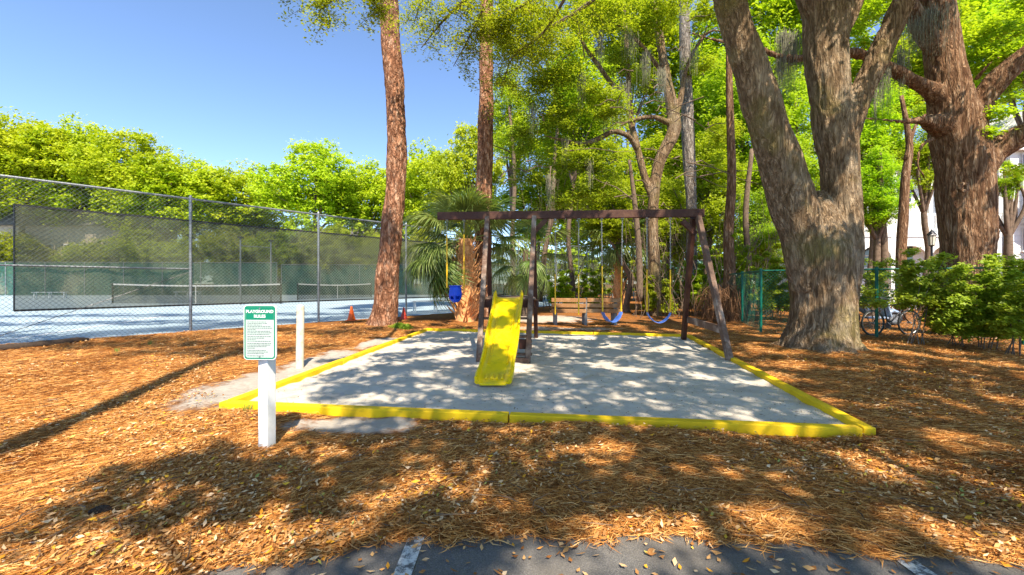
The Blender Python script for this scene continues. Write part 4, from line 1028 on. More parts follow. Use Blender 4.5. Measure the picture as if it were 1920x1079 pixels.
spray([P4(960, -60, 10, .05), P4(900, -20, 10.5, .04), P4(840, 30, 11, .03), P4(790, 90, 11.3, .012)], 46, 1.0, .6, 16, .12)
spray([P4(960, -60, 10, .04), P4(870, -50, 10.5, .03), P4(800, -10, 11, .02), P4(775, 45, 11.3, .012)], 30, .9, .5, 14, .12)
spray([P4(905, 20, 10.5, .03), P4(880, 70, 11, .02), P4(850, 125, 11.3, .01)], 22, .75, .7, 14, .11)
spray([P4(1040, -30, 10, .05), P4(980, 10, 10.5, .04), P4(930, 45, 11, .02), P4(905, 60, 11.3, .012)], 46, .9, .4, 22, .14)
spray([P4(1080, -40, 10, .05), P4(1020, 60, 11, .035), P4(960, 110, 11.5, .02), P4(940, 180, 12, .01)], 34, .9, .6, 18, .13)
spray([P4(1150, -30, 11, .05), P4(1085, 20, 11.5, .05), P4(1015, 62, 12, .035), P4(985, 95, 12.3, .02)], 22, .9, .6, 14, .13)
put('crown', leaves_np('crown', np.concatenate(sp_pts), .075), M['leaf_oak'], oa); tw.build('twigs', M['twig'], oa)['kind'] = 'stuff'

od = T('live_oak', 'spreading live oak behind the viewpoint that shades the straw and the asphalt', 'tree', (3.4, -6.0, 0))
put('trunk', limb_mesh('trunk', [[(3.4, -6, -.1, .6), (3.4, -6, 1, .42), (3.3, -5.8, 3.2, .38)], [(3.3, -5.8, 2.8, .3), (2.2, -4.8, 5.5, .10), (.4, -4.0, 7.4, .045), (-1.0, -3.4, 8.2, .015)],
    [(3.3, -5.8, 2.8, .3), (4.2, -4.4, 5.8, .16), (5.8, -2.6, 7.8, .08), (8, -.8, 8.8, .03)], [(2.2, -4.8, 5.5, .10), (2.6, -2.6, 7.6, .06), (2.4, -.4, 8.6, .02)], [(4.2, -4.4, 5.8, .1), (4.4, -2, 8, .06), (4.9, .6, 9, .02)]], 0, n=14), M['oakbark'], od)
put('crown', leaves_np('crown', clumps(groups['D'], 115, .125), .125), M['leaf_oak'], od)
pd = T('pine_tree', 'pine behind the viewpoint whose trunk shadow crosses the straw at left', 'tree', (-2.38, -3, 0))
put('trunk', limb_mesh('trunk', [[(-2.38, -3, -.1, .26), (-2.38, -3, 1, .2), (-2.38, -3, 7, .18), (-2.38, -3, 14, .12), (-2.38, -3, 18, .05)]], 0, n=12), M['pinebark'], pd)
P_ = np.array(groups['P']); near = P_[P_[:, 0] > -6]; rest = P_[P_[:, 0] <= -6]
me = leaves_np('crown', clumps(near, 70, .24), .25, asp=.2, up=.4); put('crown', me, M['leaf_pine'], pd)
pe = T('pine_tree', 'pine left of the viewpoint that shades the near edge of the court', 'tree', (-10.5, .3, 0))
put('trunk', limb_mesh('trunk', [[(-10.5, .3, -.1, .26), (-10.5, .3, 1, .2), (-10.5, .3, 7, .18), (-10.5, .3, 16, .08)]], 0, n=12), M['pinebark'], pe)
me = leaves_np('crown', clumps(rest, 70, .24), .25, asp=.2, up=.4); put('crown', me, M['leaf_pine'], pe)

# spanish moss
def moss(parent, spots, Wd=.004):
    for (px_, py_, Y, wpx, lpx, n) in spots:
        n = int(n*1.6)
        V = []; Fq = []; k = Y/F
        c = at(px_, py_, Y)
        for i in range(n):
            x = c.x+RNG.normal()*wpx*k*.35; y = c.y+RNG.normal()*wpx*k*.35; z0 = c.z+RNG.normal()*.05; L = lpx*k*RNG.uniform(.35, 1.0); ph = RNG.uniform(0, 6); a = RNG.uniform(0, PI); m = 7; b = len(V)
            for j in range(m+1):
                t = j/m; wv = .02*math.sin(t*9+ph); s_ = Wd*(1-.7*t); X_ = x+wv+.1*RNG.normal()*.1; Y_ = y+.02*math.cos(t*7+ph); Z_ = z0-L*t
                V += [(X_-s_*math.cos(a), Y_-s_*math.sin(a), Z_), (X_+s_*math.cos(a), Y_+s_*math.sin(a), Z_)]
                if j: Fq.append((b+2*j-2, b+2*j-1, b+2*j+1, b+2*j))
        put('spanish_moss', mesh_np('spanish_moss', np.array(V), np.array(Fq), 4), M['moss'], parent)
moss(ob, [(1470, 62, 10.3, 20, 130, 110), (1488, 70, 10.3, 16, 110, 80), (1462, 110, 10.3, 14, 70, 50), (1690, 95, 10.2, 14, 95, 60), (1660, 130, 10.1, 14, 90, 60), (1650, 150, 10.1, 8, 60, 30), (1640, 165, 10.0, 5, 80, 26), (1745, 20, 10.1, 45, 90, 160), (1715, 40, 10.1, 30, 60, 100)])
moss(oc, [(1165, 160, 16, 22, 90, 90), (1140, 170, 15.6, 20, 100, 80), (1105, 300, 15, 10, 60, 30), (1030, 330, 14.8, 10, 70, 34), (1180, 60, 15.5, 20, 60, 50), (1060, 260, 15, 12, 60, 30), (1210, 100, 16, 16, 70, 50), (1300, 90, 16.5, 14, 60, 30), (1000, 200, 14, 10, 60, 30), (1125, 60, 14.5, 14, 80, 40), (1240, 130, 16, 14, 70, 40), (1090, 140, 14.5, 12, 70, 40)], .006)

# ------------------------------------------------------------------ fan palms
def frond_mesh():
    V = []; Fq = []; n = 46
    for i in range(n):
        a = math.radians(-112+224*i/(n-1))+random.uniform(-.03, .03); L = 1.05*(.62+.38*math.cos(a*.75))*random.uniform(.85, 1.08); m = 9; b = len(V)
        dr = random.uniform(.3, .7); tipd = random.uniform(.7, 2.2); tw_ = random.uniform(-.02, .02); st = .35*math.cos(a)
        for j in range(m+1):
            t = j/m; r = L*t; fold = max(0, t-.42); z = -dr*.35*r*r-.5*tipd*fold**1.7*L-.12*abs(math.sin(a))*r; rr = r*(1-.35*fold**1.5)
            wd = (.007+.026*t if t < .36 else .0165*(1-((t-.36)/.64)**2.2)+.0012)
            aa = a+tw_*t; cx, cy = rr*math.cos(aa)+.12+st*r*.25, rr*math.sin(aa)*.95; px_, py_ = -math.sin(aa)*wd, math.cos(aa)*wd; k_ = .010*(1 if i % 2 else -1)*(1-t)
            V += [(cx-px_, cy-py_, z+k_), (cx, cy, z-.010), (cx+px_, cy+py_, z-k_)]
            if j:
                q = b+3*j; Fq += [(q-3, q-2, q+1, q), (q-2, q-1, q+2, q+1)]
    return mesh_np('frond', np.array(V), np.array(Fq), 4, np.repeat(RNG.random(n), 18))
random.seed(5); FM = [frond_mesh() for _ in range(3)]
mb = MB(); mb.tube([(-1.0, 0, 0), (-.5, 0, .1), (-.1, 0, .06), (.22, 0, -.02)], [.022, .016, .013, .006], 6)
PM = bpy.data.meshes.new('petiole'); PM.from_pydata(mb.v, [], mb.f); PM.materials.append(M['petiole'])
mb = MB()      # a palm boot: a split curved leaf base
for s_ in (-1, 1): mb.tube([(0, s_*.05, 0), (.06, s_*.04, .12), (.14, s_*.015, .27), (.2, 0, .36)], [.03, .028, .02, .016], 5)
mb.tube([(.2, 0, .36), (.27, .005, .48), (.31, .012, .62)], [.022, .018, .008], 5)
BM_ = bpy.data.meshes.new('leaf_base'); BM_.from_pydata(mb.v, [], mb.f); BM_.materials.append(M['boot'])
def palm(label, c, z_top, n_f, size, boots, fat, base_z=0, grp='fan palms', tilt=0, trunkr=.16, lean=False):
    r = T('fan_palm', label, 'palm', (c[0], c[1], 0), grp)
    mb = MB(); mb.tube([(c[0], c[1], -.1), (c[0], c[1], .3), (c[0]+tilt*.5, c[1], z_top*.55), (c[0]+tilt, c[1], z_top)], [trunkr*1.3, trunkr*1.1, trunkr, trunkr*.8], 12); mb.build('trunk', M['boot'] if boots else M['twig'], r)
    for i in range(boots):
        t = (i+.5)/boots; a = i*2.399; o = bpy.data.objects.new('leaf_base', BM_); COL.objects.link(o); o.parent = r; rr = trunkr*random.uniform(.6, 1.05)
        o.location = (rr*math.cos(a)+tilt*t, rr*math.sin(a), t*z_top*.92); s_ = fat*random.uniform(.7, 1.15)*(1.25-.45*t); o.scale = (s_*(1.25-.4*t), s_, s_); o.rotation_euler = (random.uniform(-.3, .3), random.uniform(-.45, .35), a+random.uniform(-.5, .5))
    for i in range(n_f):
        me = FM[i % 3]; a = i*2.399+random.uniform(-.25, .25); u = i/(n_f-1); el_ = 1.45-2.55*u**.85+random.uniform(-.12, .12)
        if lean and el_ < -.2 and math.cos(a-2.9) < .3: a = 2.9+random.uniform(-.9, .9)
        if lean and el_ < .35 and math.cos(a-4.9) > .6: el_ = random.uniform(.3, .7)
        o = bpy.data.objects.new('frond', me); COL.objects.link(o)
        if not me.materials: me.materials.append(M['palmleaf'])
        o.parent = r; s_ = size*random.uniform(.85, 1.1)*(1.0 if u > .12 else .8)
        d = Vector((math.cos(a)*math.cos(el_), math.sin(a)*math.cos(el_), math.sin(el_))); dist = s_*1.0
        o.location = Vector((tilt, 0, z_top-.05))+d*dist; o.scale = (s_,)*3
        o.rotation_euler = Matrix.Rotation(a, 4, 'Z').to_3x3().to_4x4().to_quaternion().to_euler() if False else (random.uniform(-.25, .25), -el_, a)
        p = bpy.data.objects.new('petiole', PM); COL.objects.link(p); p.parent = o
    return r
c = at(873, 560, 14.2)
palm('large fan palm with orange brown shaggy trunk behind the blue bucket swing', (c.x, c.y), 2.85, 50, 1.12, 200, .85, trunkr=.30, lean=True)
c = at(985, 560, 17.0); palm('fan palm half hidden behind the slide tower frames', (c.x, c.y), 2.7, 16, 1.0, 0, 1, trunkr=.14)
c = at(1160, 560, 20.0); palm('slim fan palm with shaggy trunk behind the wooden bench', (c.x, c.y), 3.7, 24, 1.15, 60, .8, trunkr=.2)
# dead frond heap by the right frame
c = at(1345, 590, 14.5); r = T('dead_palm', 'brown heap of hanging dead fronds behind the leaning frame leg', 'palm', (c.x, c.y, 0)); random.seed(9)
mb = MB()
for i in range(620):
    a = random.uniform(0, 2*PI); h = random.uniform(.25, 1.35); rr = random.uniform(.1, .75); ox, oy = random.uniform(-.45, .6), random.uniform(-.4, .4)
    mb.tube([(c.x+ox, c.y+oy, h), (c.x+ox+rr*.4*math.cos(a), c.y+oy+rr*.4*math.sin(a), h*.85), (c.x+ox+rr*.6*math.cos(a), c.y+oy+rr*.6*math.sin(a), max(.02, h*.8-random.uniform(.3, .7)))], [.006, .011, .003], 3)
mb.build('dead_fronds', M['deadfrond'], r)['kind'] = 'stuff'; MB().tube([(c.x, c.y, 0), (c.x, c.y, 1.3)], .14, 10).build('trunk', M['twig'], r)

# ------------------------------------------------------------------ shrubs
def shrub(label, c, H, W, n, dens, leaf, mat='leaf_shrub', grp='shrubs', stems=6, low=-.9, stemmat='twig', zmin=.2, name='shrub'):
    r = T(name, label, 'shrub', (c[0], c[1], 0), grp); lb = []
    for i in range(max(4, n//2)):
        a = RNG.uniform(0, 2*PI); rr = W*math.sqrt(RNG.random()); hh = H*RNG.uniform(.55, 1.08)*(1-.2*rr/W); lx, ly = RNG.normal()*.12*H, RNG.normal()*.08*H
        for q in (1.0, .8, .6, .42, .26):
            if q*hh < zmin*H*.8: continue
            lb.append((c[0]+rr*math.cos(a)+lx*q+RNG.normal()*.06, c[1]+rr*math.sin(a)*.7+ly*q, hh*q, RNG.uniform(.10, .17)*min(1.25, max(H*.6, .8))*(1.45-.6*q), .8))
    mb = MB()
    for i in range(stems):
        l = lb[(i*5) % len(lb)]; x0, y0 = c[0]+RNG.normal()*.1, c[1]+RNG.normal()*.1; mb.tube([(x0, y0, -.03), ((x0*.6+l[0]*.4), (y0*.6+l[1]*.4), l[2]*.5), (l[0], l[1], l[2])], [.011, .009, .004], 5)
    mb.build('stems', M[stemmat], r); put('foliage', leaves_np('foliage', lobes_pts(lb, dens, low, .8, .26), leaf), M[mat], r); return r
def gx(px_, Y): return ((px_-960)/F*Y, Y)
shrub('leafy green shrub with pale bare stems just right of the forked oak, hiding the bicycle', gx(1716, 9.0), 2.1, .66, 30, 430, .075, stemmat='palebark', zmin=.5)
shrub('dense green shrub in front of the red barked oak', gx(1795, 8.9), 2.1, .7, 32, 430, .072)
shrub('lower dark green shrub right of the dense one at the oak foot', gx(1855, 8.4), 1.8, .55, 26, 430, .07)
shrub('sparse shrub with thin stems at the right edge of the picture', gx(1905, 7.7), 1.75, .42, 18, 600, .065, zmin=.3)
shrub('shrub topped by holly like leaves right behind the green rail by the forked oak', gx(1640, 11.6), 2.2, .6, 20, 800, .07, zmin=.45)
for px_, Y, H, W, lab, m in [(1075, 21, 2.2, 1.3, 'undergrowth bush behind the left end of the bench', 'leaf_mid'), (1215, 17, 1.6, 1.0, 'undergrowth bush behind the outer swing', 'leaf_oak'), (1262, 18, 3.4, 1.3, 'tall brushy undergrowth right of the outer swing', 'leaf_oak'),
                             (1305, 17, 2.6, .9, 'undergrowth bush seen through the right A-frame', 'leaf_mid'), (1385, 17, 3.6, 1.1, 'tall bush just left of the forked oak trunk', 'leaf_mid'), (1450, 15, 2.6, .9, 'dark bush touching the left outline of the forked oak', 'leaf_oak'), (1395, 22, 5, 1.8, 'tall thicket deep behind the green fence corner', 'leaf_mid'), (1130, 25, 4.2, 1.8, 'thicket behind the middle swings', 'leaf_mid'), (1230, 24, 5.2, 2.0, 'deep thicket behind the outer swing', 'leaf_mid'), (1320, 24, 5.4, 1.9, 'deep thicket inside the right A-frame', 'leaf_oak')]:
    shrub(lab, gx(px_, Y), H, W, 22, 420, .10, m, 'undergrowth at the edge of the woods')
shrub('tiny green tuft at the foot of the near pine trunk', gx(752, 11.9), .16, .16, 8, 2500, .04, zmin=.1, name='weed')

# tangles of bare vines and thin branches that fill the woods
def tangle(label, px0, px1, Y, py0, py1, n, name='vine_thicket', rad=.014):
    x0, z1 = at(px0, py0, Y).x, at(px0, py0, Y).z; x1, z0 = at(px1, py1, Y).x, max(0, at(px1, py1, Y).z)
    r = T(name, label, 'vines', ((x0+x1)/2, Y, 0), 'bare vine tangles in the woods'); mb = MB()
    for i in range(n):
        x = RNG.uniform(x0, x1); y = Y+RNG.uniform(-1.2, 1.2); z = -.05 if RNG.random() < .7 else RNG.uniform(z0, z1); q = [(x, y, z, rad)]; dx = RNG.normal()*.5; h = RNG.uniform(.5, 1)*(z1-z)
        for k in range(1, 6): q.append((x+dx*k/5*h*.6+RNG.normal()*.14, y+RNG.normal()*.15, z+h*k/5+RNG.normal()*.05, rad*(1-.15*k)))
        sp = spline(q, 3); mb.tube([p[:3] for p in sp], [max(.004, float(p[3])) for p in sp], 4)
    mb.build('vines', M['twig'], r)['kind'] = 'stuff'
tangle('brushy tangle of bare vines right of the outer swing chains', 1190, 1345, 16.5, 380, 590, 80)
tangle('bare stems and vines just left of the forked oak at the green fence', 1345, 1465, 17, 340, 590, 60)
tangle('thin bare stems behind the middle of the swing beam', 1010, 1180, 22, 300, 580, 60)
mb = MB()
for i in range(90):
    a = Vector(at(RNG.uniform(940, 1340), RNG.uniform(40, 400), RNG.uniform(13, 17))); d = Vector((RNG.normal(), RNG.normal()*.6, RNG.normal()*.45)); l = RNG.uniform(.5, 1.5)
    mb.tube([a, a+d*l*.35+Vector((0, 0, .1)), a+d*l*.7+Vector((0, 0, -.02)), a+d*l], [.022, .017, .011, .004], 4)
mb.build('twigs', M['twig'], oc)['kind'] = 'stuff'

# ------------------------------------------------------------------ white house at right
def house():
    Yf = 25.0; k = Yf/F
    def X(p_): return (p_-960)*k
    def Z(q_): return CH-(q_-HY)*k
    r = T('white_house', 'white three storey house with balconies and arches behind the oaks at right', 'house', (X(1760), Yf, 0))
    def box(name, a, b, y0, y1, t_, bt, mat='housewhite', par=None, bevel=0): return MB().cbox(X(a), X(b), y0, y1, Z(bt), Z(t_)).build(name, M[mat], par or r, bevel)
    box('wall', 1590, 1990, Yf+1.2, Yf+9, 300, 576)
    box('wall', 1872, 2060, Yf-.6, Yf+1.2, 286, 576)
    # clapboards on the projecting wing and the main wall
    for i in range(26):
        z_ = 560-i*10.5
        if z_ < 300: break
        box('siding_board', 1870.5, 2061, Yf-.63, Yf-.6, z_-9.6, z_)
    for i in range(20):
        z_ = 505-i*10.5
        if z_ < 302: break
        box('siding_board', 1589, 1869, Yf+1.17, Yf+1.2, z_-9.6, z_)
    # roof and eaves
    mb = MB(); mb.add([(X(1570), Yf-.2, Z(300)), (X(1872), Yf-.2, Z(300)), (X(1872), Yf+6, Z(215)), (X(1570), Yf+6, Z(215)), (X(1570), Yf-.2, Z(295)), (X(1872), Yf-.2, Z(295)), (X(1872), Yf+6, Z(210)), (X(1570), Yf+6, Z(210))],
                      [(3, 2, 1, 0), (4, 5, 6, 7), (0, 1, 5, 4), (1, 2, 6, 5), (2, 3, 7, 6), (3, 0, 4, 7)]); mb.build('roof', M['roofgrey'], r)
    box('fascia', 1570, 1871, Yf-.28, Yf-.205, 291, 304); box('fascia', 1858, 2070, Yf-.95, Yf-.65, 276, 290)
    mb = MB(); mb.add([(X(1858), Yf-1, Z(276)), (X(2075), Yf-1, Z(276)), (X(1965), Yf-1, Z(190)), (X(1858), Yf+6, Z(276)), (X(2075), Yf+6, Z(276)), (X(1965), Yf+6, Z(190))], [(0, 1, 2), (5, 4, 3), (0, 2, 5, 3), (1, 4, 5, 2), (0, 3, 4, 1)]); mb.build('roof', M['housewhite'], r)
    def win(a, b, t_, bt, y, mat='darkglass', bars=1):
        f = box('window', a-2, b+2, y-.05, y-.01, t_-2, bt+2); box('pane', a, b, y-.06, y-.052, t_, bt, mat, f)
        for j in range(bars): m_ = (t_+bt)/2; box('sash_bar', a, b, y-.075, y-.062, m_-.9, m_+.9, 'housewhite', f)
        box('sill', a-4, b+4, y-.13, y-.052, bt+2.1, bt+4.5, 'housewhite', f)
    win(1893, 1917, 297, 333, Yf-.63); win(1940, 1964, 297, 333, Yf-.63); win(1893, 1930, 432, 470, Yf-.63, 'greypost', 3)
    win(1630, 1655, 330, 372, Yf+1.17); win(1715, 1742, 330, 372, Yf+1.17); win(1720, 1745, 455, 500, Yf+1.17); win(1640, 1662, 455, 500, Yf+1.17)
    # balcony
    for (a, b, y0) in ((1600, 1868, Yf-.3),):
        box('balcony_floor', a, b, y0, Yf+1.16, 437, 446); box('balcony_rail', a, b, y0, y0+.08, 402, 406); box('balcony_rail', a, b, y0, y0+.06, 430, 433)
        for i in range(54):
            x = a+3+i*(b-a-6)/53; box('baluster', x-.8, x+.8, y0+.01, y0+.045, 406, 430)
        for x in (1604, 1668, 1735, 1802, 1864): box('column', x-3.5, x+3.5, y0-.04, y0+.16, 304, 401); box('column', x-5, x+5, y0+.02, y0+.24, 446, 576)
        # arches between the lower columns
        for xa, xb in ((1609, 1663), (1673, 1730), (1740, 1797), (1807, 1859)):
            mb = MB(); m_ = 10; w2 = (xb-xa)/2; vs = []
            for j in range(m_+1):
                an = PI*j/m_; xx = (xa+xb)/2-w2*math.cos(an); zz = 482-20*math.sin(an)
                for yy in (y0+.05, y0+.2): vs += [(X(xx), yy, Z(446.5)), (X(xx), yy, Z(zz))]
            fs = []
            for j in range(m_): b_ = j*4; fs += [(b_, b_+1, b_+5, b_+4), (b_+2, b_+6, b_+7, b_+3), (b_+1, b_+3, b_+7, b_+5)]
            mb.add(vs, fs); mb.build('arch', M['housewhite'], r)
    # sloping stair parapet in front of the wing
    mb = MB(); a, b = X(1884), X(2010); mb.add([(a, Yf-1.4, Z(365)), (b, Yf-1.4, Z(470)), (b, Yf-1.4, Z(500)), (a, Yf-1.4, Z(425)), (a, Yf-1.2, Z(365)), (b, Yf-1.2, Z(470)), (b, Yf-1.2, Z(500)), (a, Yf-1.2, Z(425))], [(0, 3, 2, 1), (4, 5, 6, 7), (0, 1, 5, 4), (3, 7, 6, 2), (0, 4, 7, 3), (1, 2, 6, 5)]); mb.build('stair_parapet', M['housewhite'], r)
    f = T('picket_fence', 'low white picket fence in front of the white house', 'fence', (X(1800), Yf-3, 0)); off = 0
    y0 = Yf-4; kk = y0/F
    for i in range(58):
        x = (1600+i*6.2-960)*kk; MB().cbox(x-.05, x+.05, y0, y0+.03, 0.02, 1.0).build('picket', M['housewhite'], f)
    for z_2 in (.25, .8): MB().cbox((1598-960)*kk, (1965-960)*kk, y0+.032, y0+.06, z_2, z_2+.08).build('rail', M['housewhite'], f)
house()
def bldg(label, x0, x1, y, h, roof_h, mat, wins, depth=8):
    r = T('court_building', label, 'building', ((x0+x1)/2, y, 0)); MB().cbox(x0, x1, y, y+depth, 0, h).build('wall', M[mat], r)
    mb = MB(); e = .8; mb.add([(x0-e, y-e, h), (x1+e, y-e, h), (x1+e, y+depth+e, h), (x0-e, y+depth+e, h), (x0+2, y+depth/2, h+roof_h), (x1-2, y+depth/2, h+roof_h)], [(0, 1, 5, 4), (1, 2, 5), (2, 3, 4, 5), (3, 0, 4), (3, 2, 1, 0)]); mb.build('roof', M['roofgrey'], r)
    for (a, b, z0, z1, m_) in wins:
        f = MB().cbox(a-.12, b+.12, y-.06, y-.01, z0-.12, z1+.12).build('window', M['housewhite'], r); MB().cbox(a, b, y-.09, y-.062, z0, z1).build('pane', M[m_], f)
    return r
bldg('low beige building with grey shingle roof behind the courts at far left', -66, -47.5, 51, 8.4, 3.2, 'beigewall', [(-64, -62.6, 2, 7.4, 'teal'), (-60.5, -59.3, 2, 7.4, 'teal'), (-58.5, -56.4, 3.2, 6, 'darkglass'), (-54.8, -52, 3.4, 6, 'darkglass'), (-50.4, -49, 2.8, 6, 'darkglass')])
bldg('long tan sided building behind the trees seen above the tennis nets', -43, -16, 60, 7.2, 2.5, 'tanwall', [(-41+3.4*i, -39.6+3.4*i, z0, z0+1.5, 'darkglass') for i in range(7) for z0 in (1.2, 4.4)])

# ------------------------------------------------------------------ bicycle, scooter, lamp
def bicycle():
    c = Vector((9.15, 10.55, 0)); r = T('bicycle', 'dark bicycle parked beyond the green fence behind the pale stemmed shrub', 'bicycle', tuple(c)); d = Vector((1, .12, 0)).normalized(); n = Vector((-d.y, d.x, 0)); R_ = .335
    wr, wf = c+Vector((0, 0, R_)), c+d*1.05+Vector((0, 0, R_))
    for w_ in (wr, wf):
        t_ = MB().ring(w_, n, R_-.02, .021, 32, 8).build('wheel', M['black'], r); MB().ring(w_, n, R_-.045, .009, 32, 5).build('rim', M['galv'], t_)
        s_ = MB(); [s_.tube([w_, w_+(d*math.cos(a)+Vector((0, 0, 1))*math.sin(a))*(R_-.045)], .0018, 3) for a in [i*PI/8 for i in range(16)]]; s_.build('spokes', M['galv'], t_); MB().disc(w_, n, .022, .09, 10).build('hub', M['galv'], t_)
    u = Vector((0, 0, 1)); bb = c+d*.44+u*.28; st = c+d*.30+u*.80; ht = c+d*.80+u*.82; hb = c+d*.85+u*.68
    f = MB(); [f.tube([a, b], rr, 8) for a, b, rr in ((bb, st, .016), (bb, hb, .018), (st-u*.05, ht, .016), (bb, wr, .010), (st-u*.08, wr, .009), (hb, ht+u*.08, .018))]; f.build('frame', M['darkmetal'], r)
    MB().tube([hb, c+d*.9+u*.5, wf], .014, 8).build('fork', M['darkmetal'], r)
    MB().tube([st, st+u*.13], .012, 8).build('seat_post', M['galv'], r)
    s_ = MB(); q = st+u*.14; s_.tube([q-d*.13, q-d*.07+u*.01, q+d*.05, q+d*.15], [.06, .065, .03, .012], 10); s_.build('saddle', M['black'], r)
    h = ht+u*.16; MB().tube([ht, h], .013, 8).build('stem', M['galv'], r); MB().tube([h-n*.29-d*.12, h-n*.2-d*.02, h, h+n*.2-d*.02, h+n*.29-d*.12], .012, 8).build('handlebar', M['darkmetal'], r)
    MB().disc(bb, n, .09, .006, 20).build('chainring', M['darkmetal'], r)
    for s2 in (1, -1): MB().bar(bb+n*.06*s2, bb+n*.07*s2+d*.12*s2-u*.1*s2, .012, .02).build('crank', M['galv'], r); MB().bar(bb+n*.08*s2+d*.12*s2-u*.1*s2, bb+n*.17*s2+d*.12*s2-u*.1*s2, .06, .02).build('pedal', M['black'], r)
bicycle()
def scooter():
    Y = 13.2; c = Vector(((1598-960)/F*Y, Y, 0)); d = Vector((1, -.1, 0)).normalized(); n = Vector((-d.y, d.x, 0)); u = Vector((0, 0, 1))
    r = T('scooter', 'silver blue motor scooter parked behind the green fence beside the forked oak', 'scooter', tuple(c))
    wr, wf = c+u*.24, c+d*1.22+u*.24
    for w_ in (wr, wf): t_ = MB().ring(w_, n, .18, .055, 26, 10).build('wheel', M['black'], r); MB().disc(w_, n, .13, .05, 20).build('rim', M['galv'], t_)
    body = MB(); body.tube([wr-d*.18+u*.32, wr+u*.42, wr+d*.25+u*.40, wr+d*.45+u*.18], [.07, .17, .18, .1], 16); body.build('rear_body', M['silver'], r)
    MB().bar(wr+d*.38+u*.02, wf-d*.22+u*.02, .28, .07).build('footboard', M['silver'], r, bevel=.02)
    MB().bar(wf-d*.2+u*.04, wf-d*.34+u*.56, .40, .05, tuple(d)).build('leg_shield', M['silver'], r, bevel=.02)
    s_ = MB(); s_.tube([wr-d*.2+u*.60, wr+u*.64, wr+d*.3+u*.60, wr+d*.42+u*.57], [.06, .1, .1, .06], 12); s_.build('seat', M['black'], r)
    MB().tube([wf, wf-d*.12+u*.3, wf-d*.36+u*.78], .03, 10).build('fork', M['galv'], r)
    f = MB(); f.tube([wf-d*.22+u*.14, wf-d*.05+u*.24, wf+d*.16+u*.17], [.05, .075, .04], 10); f.build('front_fender', M['silver'], r)
    h = wf-d*.37+u*.80; MB().tube([h-n*.33-d*.05, h-n*.12, h+n*.12, h+n*.33-d*.05], .016, 8).build('handlebar', M['darkmetal'], r)
    hd = MB(); hd.tube([h-d*.1+u*.02, h+d*.02+u*.03, h+d*.1+u*.02], [.06, .1, .07], 12); hd.build('headlight_housing', M['silver'], r); MB().disc(h+d*.11+u*.02, d, .06, .02, 14).build('headlight', M['lampglass'], r)
    for s2 in (1, -1): MB().tube([h+n*.2*s2, h+n*.24*s2+u*.16], .006, 6).build('mirror_stem', M['galv'], r); MB().disc(h+n*.24*s2+u*.2, d, .055, .015, 14).build('mirror', M['darkmetal'], r)
    b = MB(); b.cbox(wr.x-.32, wr.x-.02, wr.y-.16, wr.y+.16, .82, 1.08); b.build('top_box', M['silver'], r, bevel=.04)
scooter()
g = at(1747, 600, 14.0); r = T('lamp_post', 'black lantern post between the oaks in front of the house', 'lamp post', (g.x, g.y, 0))
MB().tube([(g.x, g.y, 0), (g.x, g.y, .4), (g.x, g.y, 2.6)], [.06, .035, .03], 10).build('pole', M['darkmetal'], r)
mb = MB(); mb.tube([(g.x, g.y, 2.62), (g.x, g.y, 2.95)], [.075, .11], 6); mb.build('lantern_glass', M['lampglass'], r)
mb = MB(); mb.tube([(g.x, g.y, 2.95), (g.x, g.y, 3.0), (g.x, g.y, 3.1), (g.x, g.y, 3.16)], [.14, .12, .04, .012], 6); mb.build('lantern_cap', M['darkmetal'], r); MB().tube([(g.x, g.y, 2.57), (g.x, g.y, 2.62)], [.03, .09], 6).build('lantern_base', M['darkmetal'], r)
mb = MB(); [mb.tube([(g.x+.076*math.cos(a), g.y+.076*math.sin(a), 2.61), (g.x+.112*math.cos(a), g.y+.112*math.sin(a), 2.96)], .008, 4) for a in [i*PI/3 for i in range(6)]]; mb.build('lantern_frame', M['darkmetal'], r)

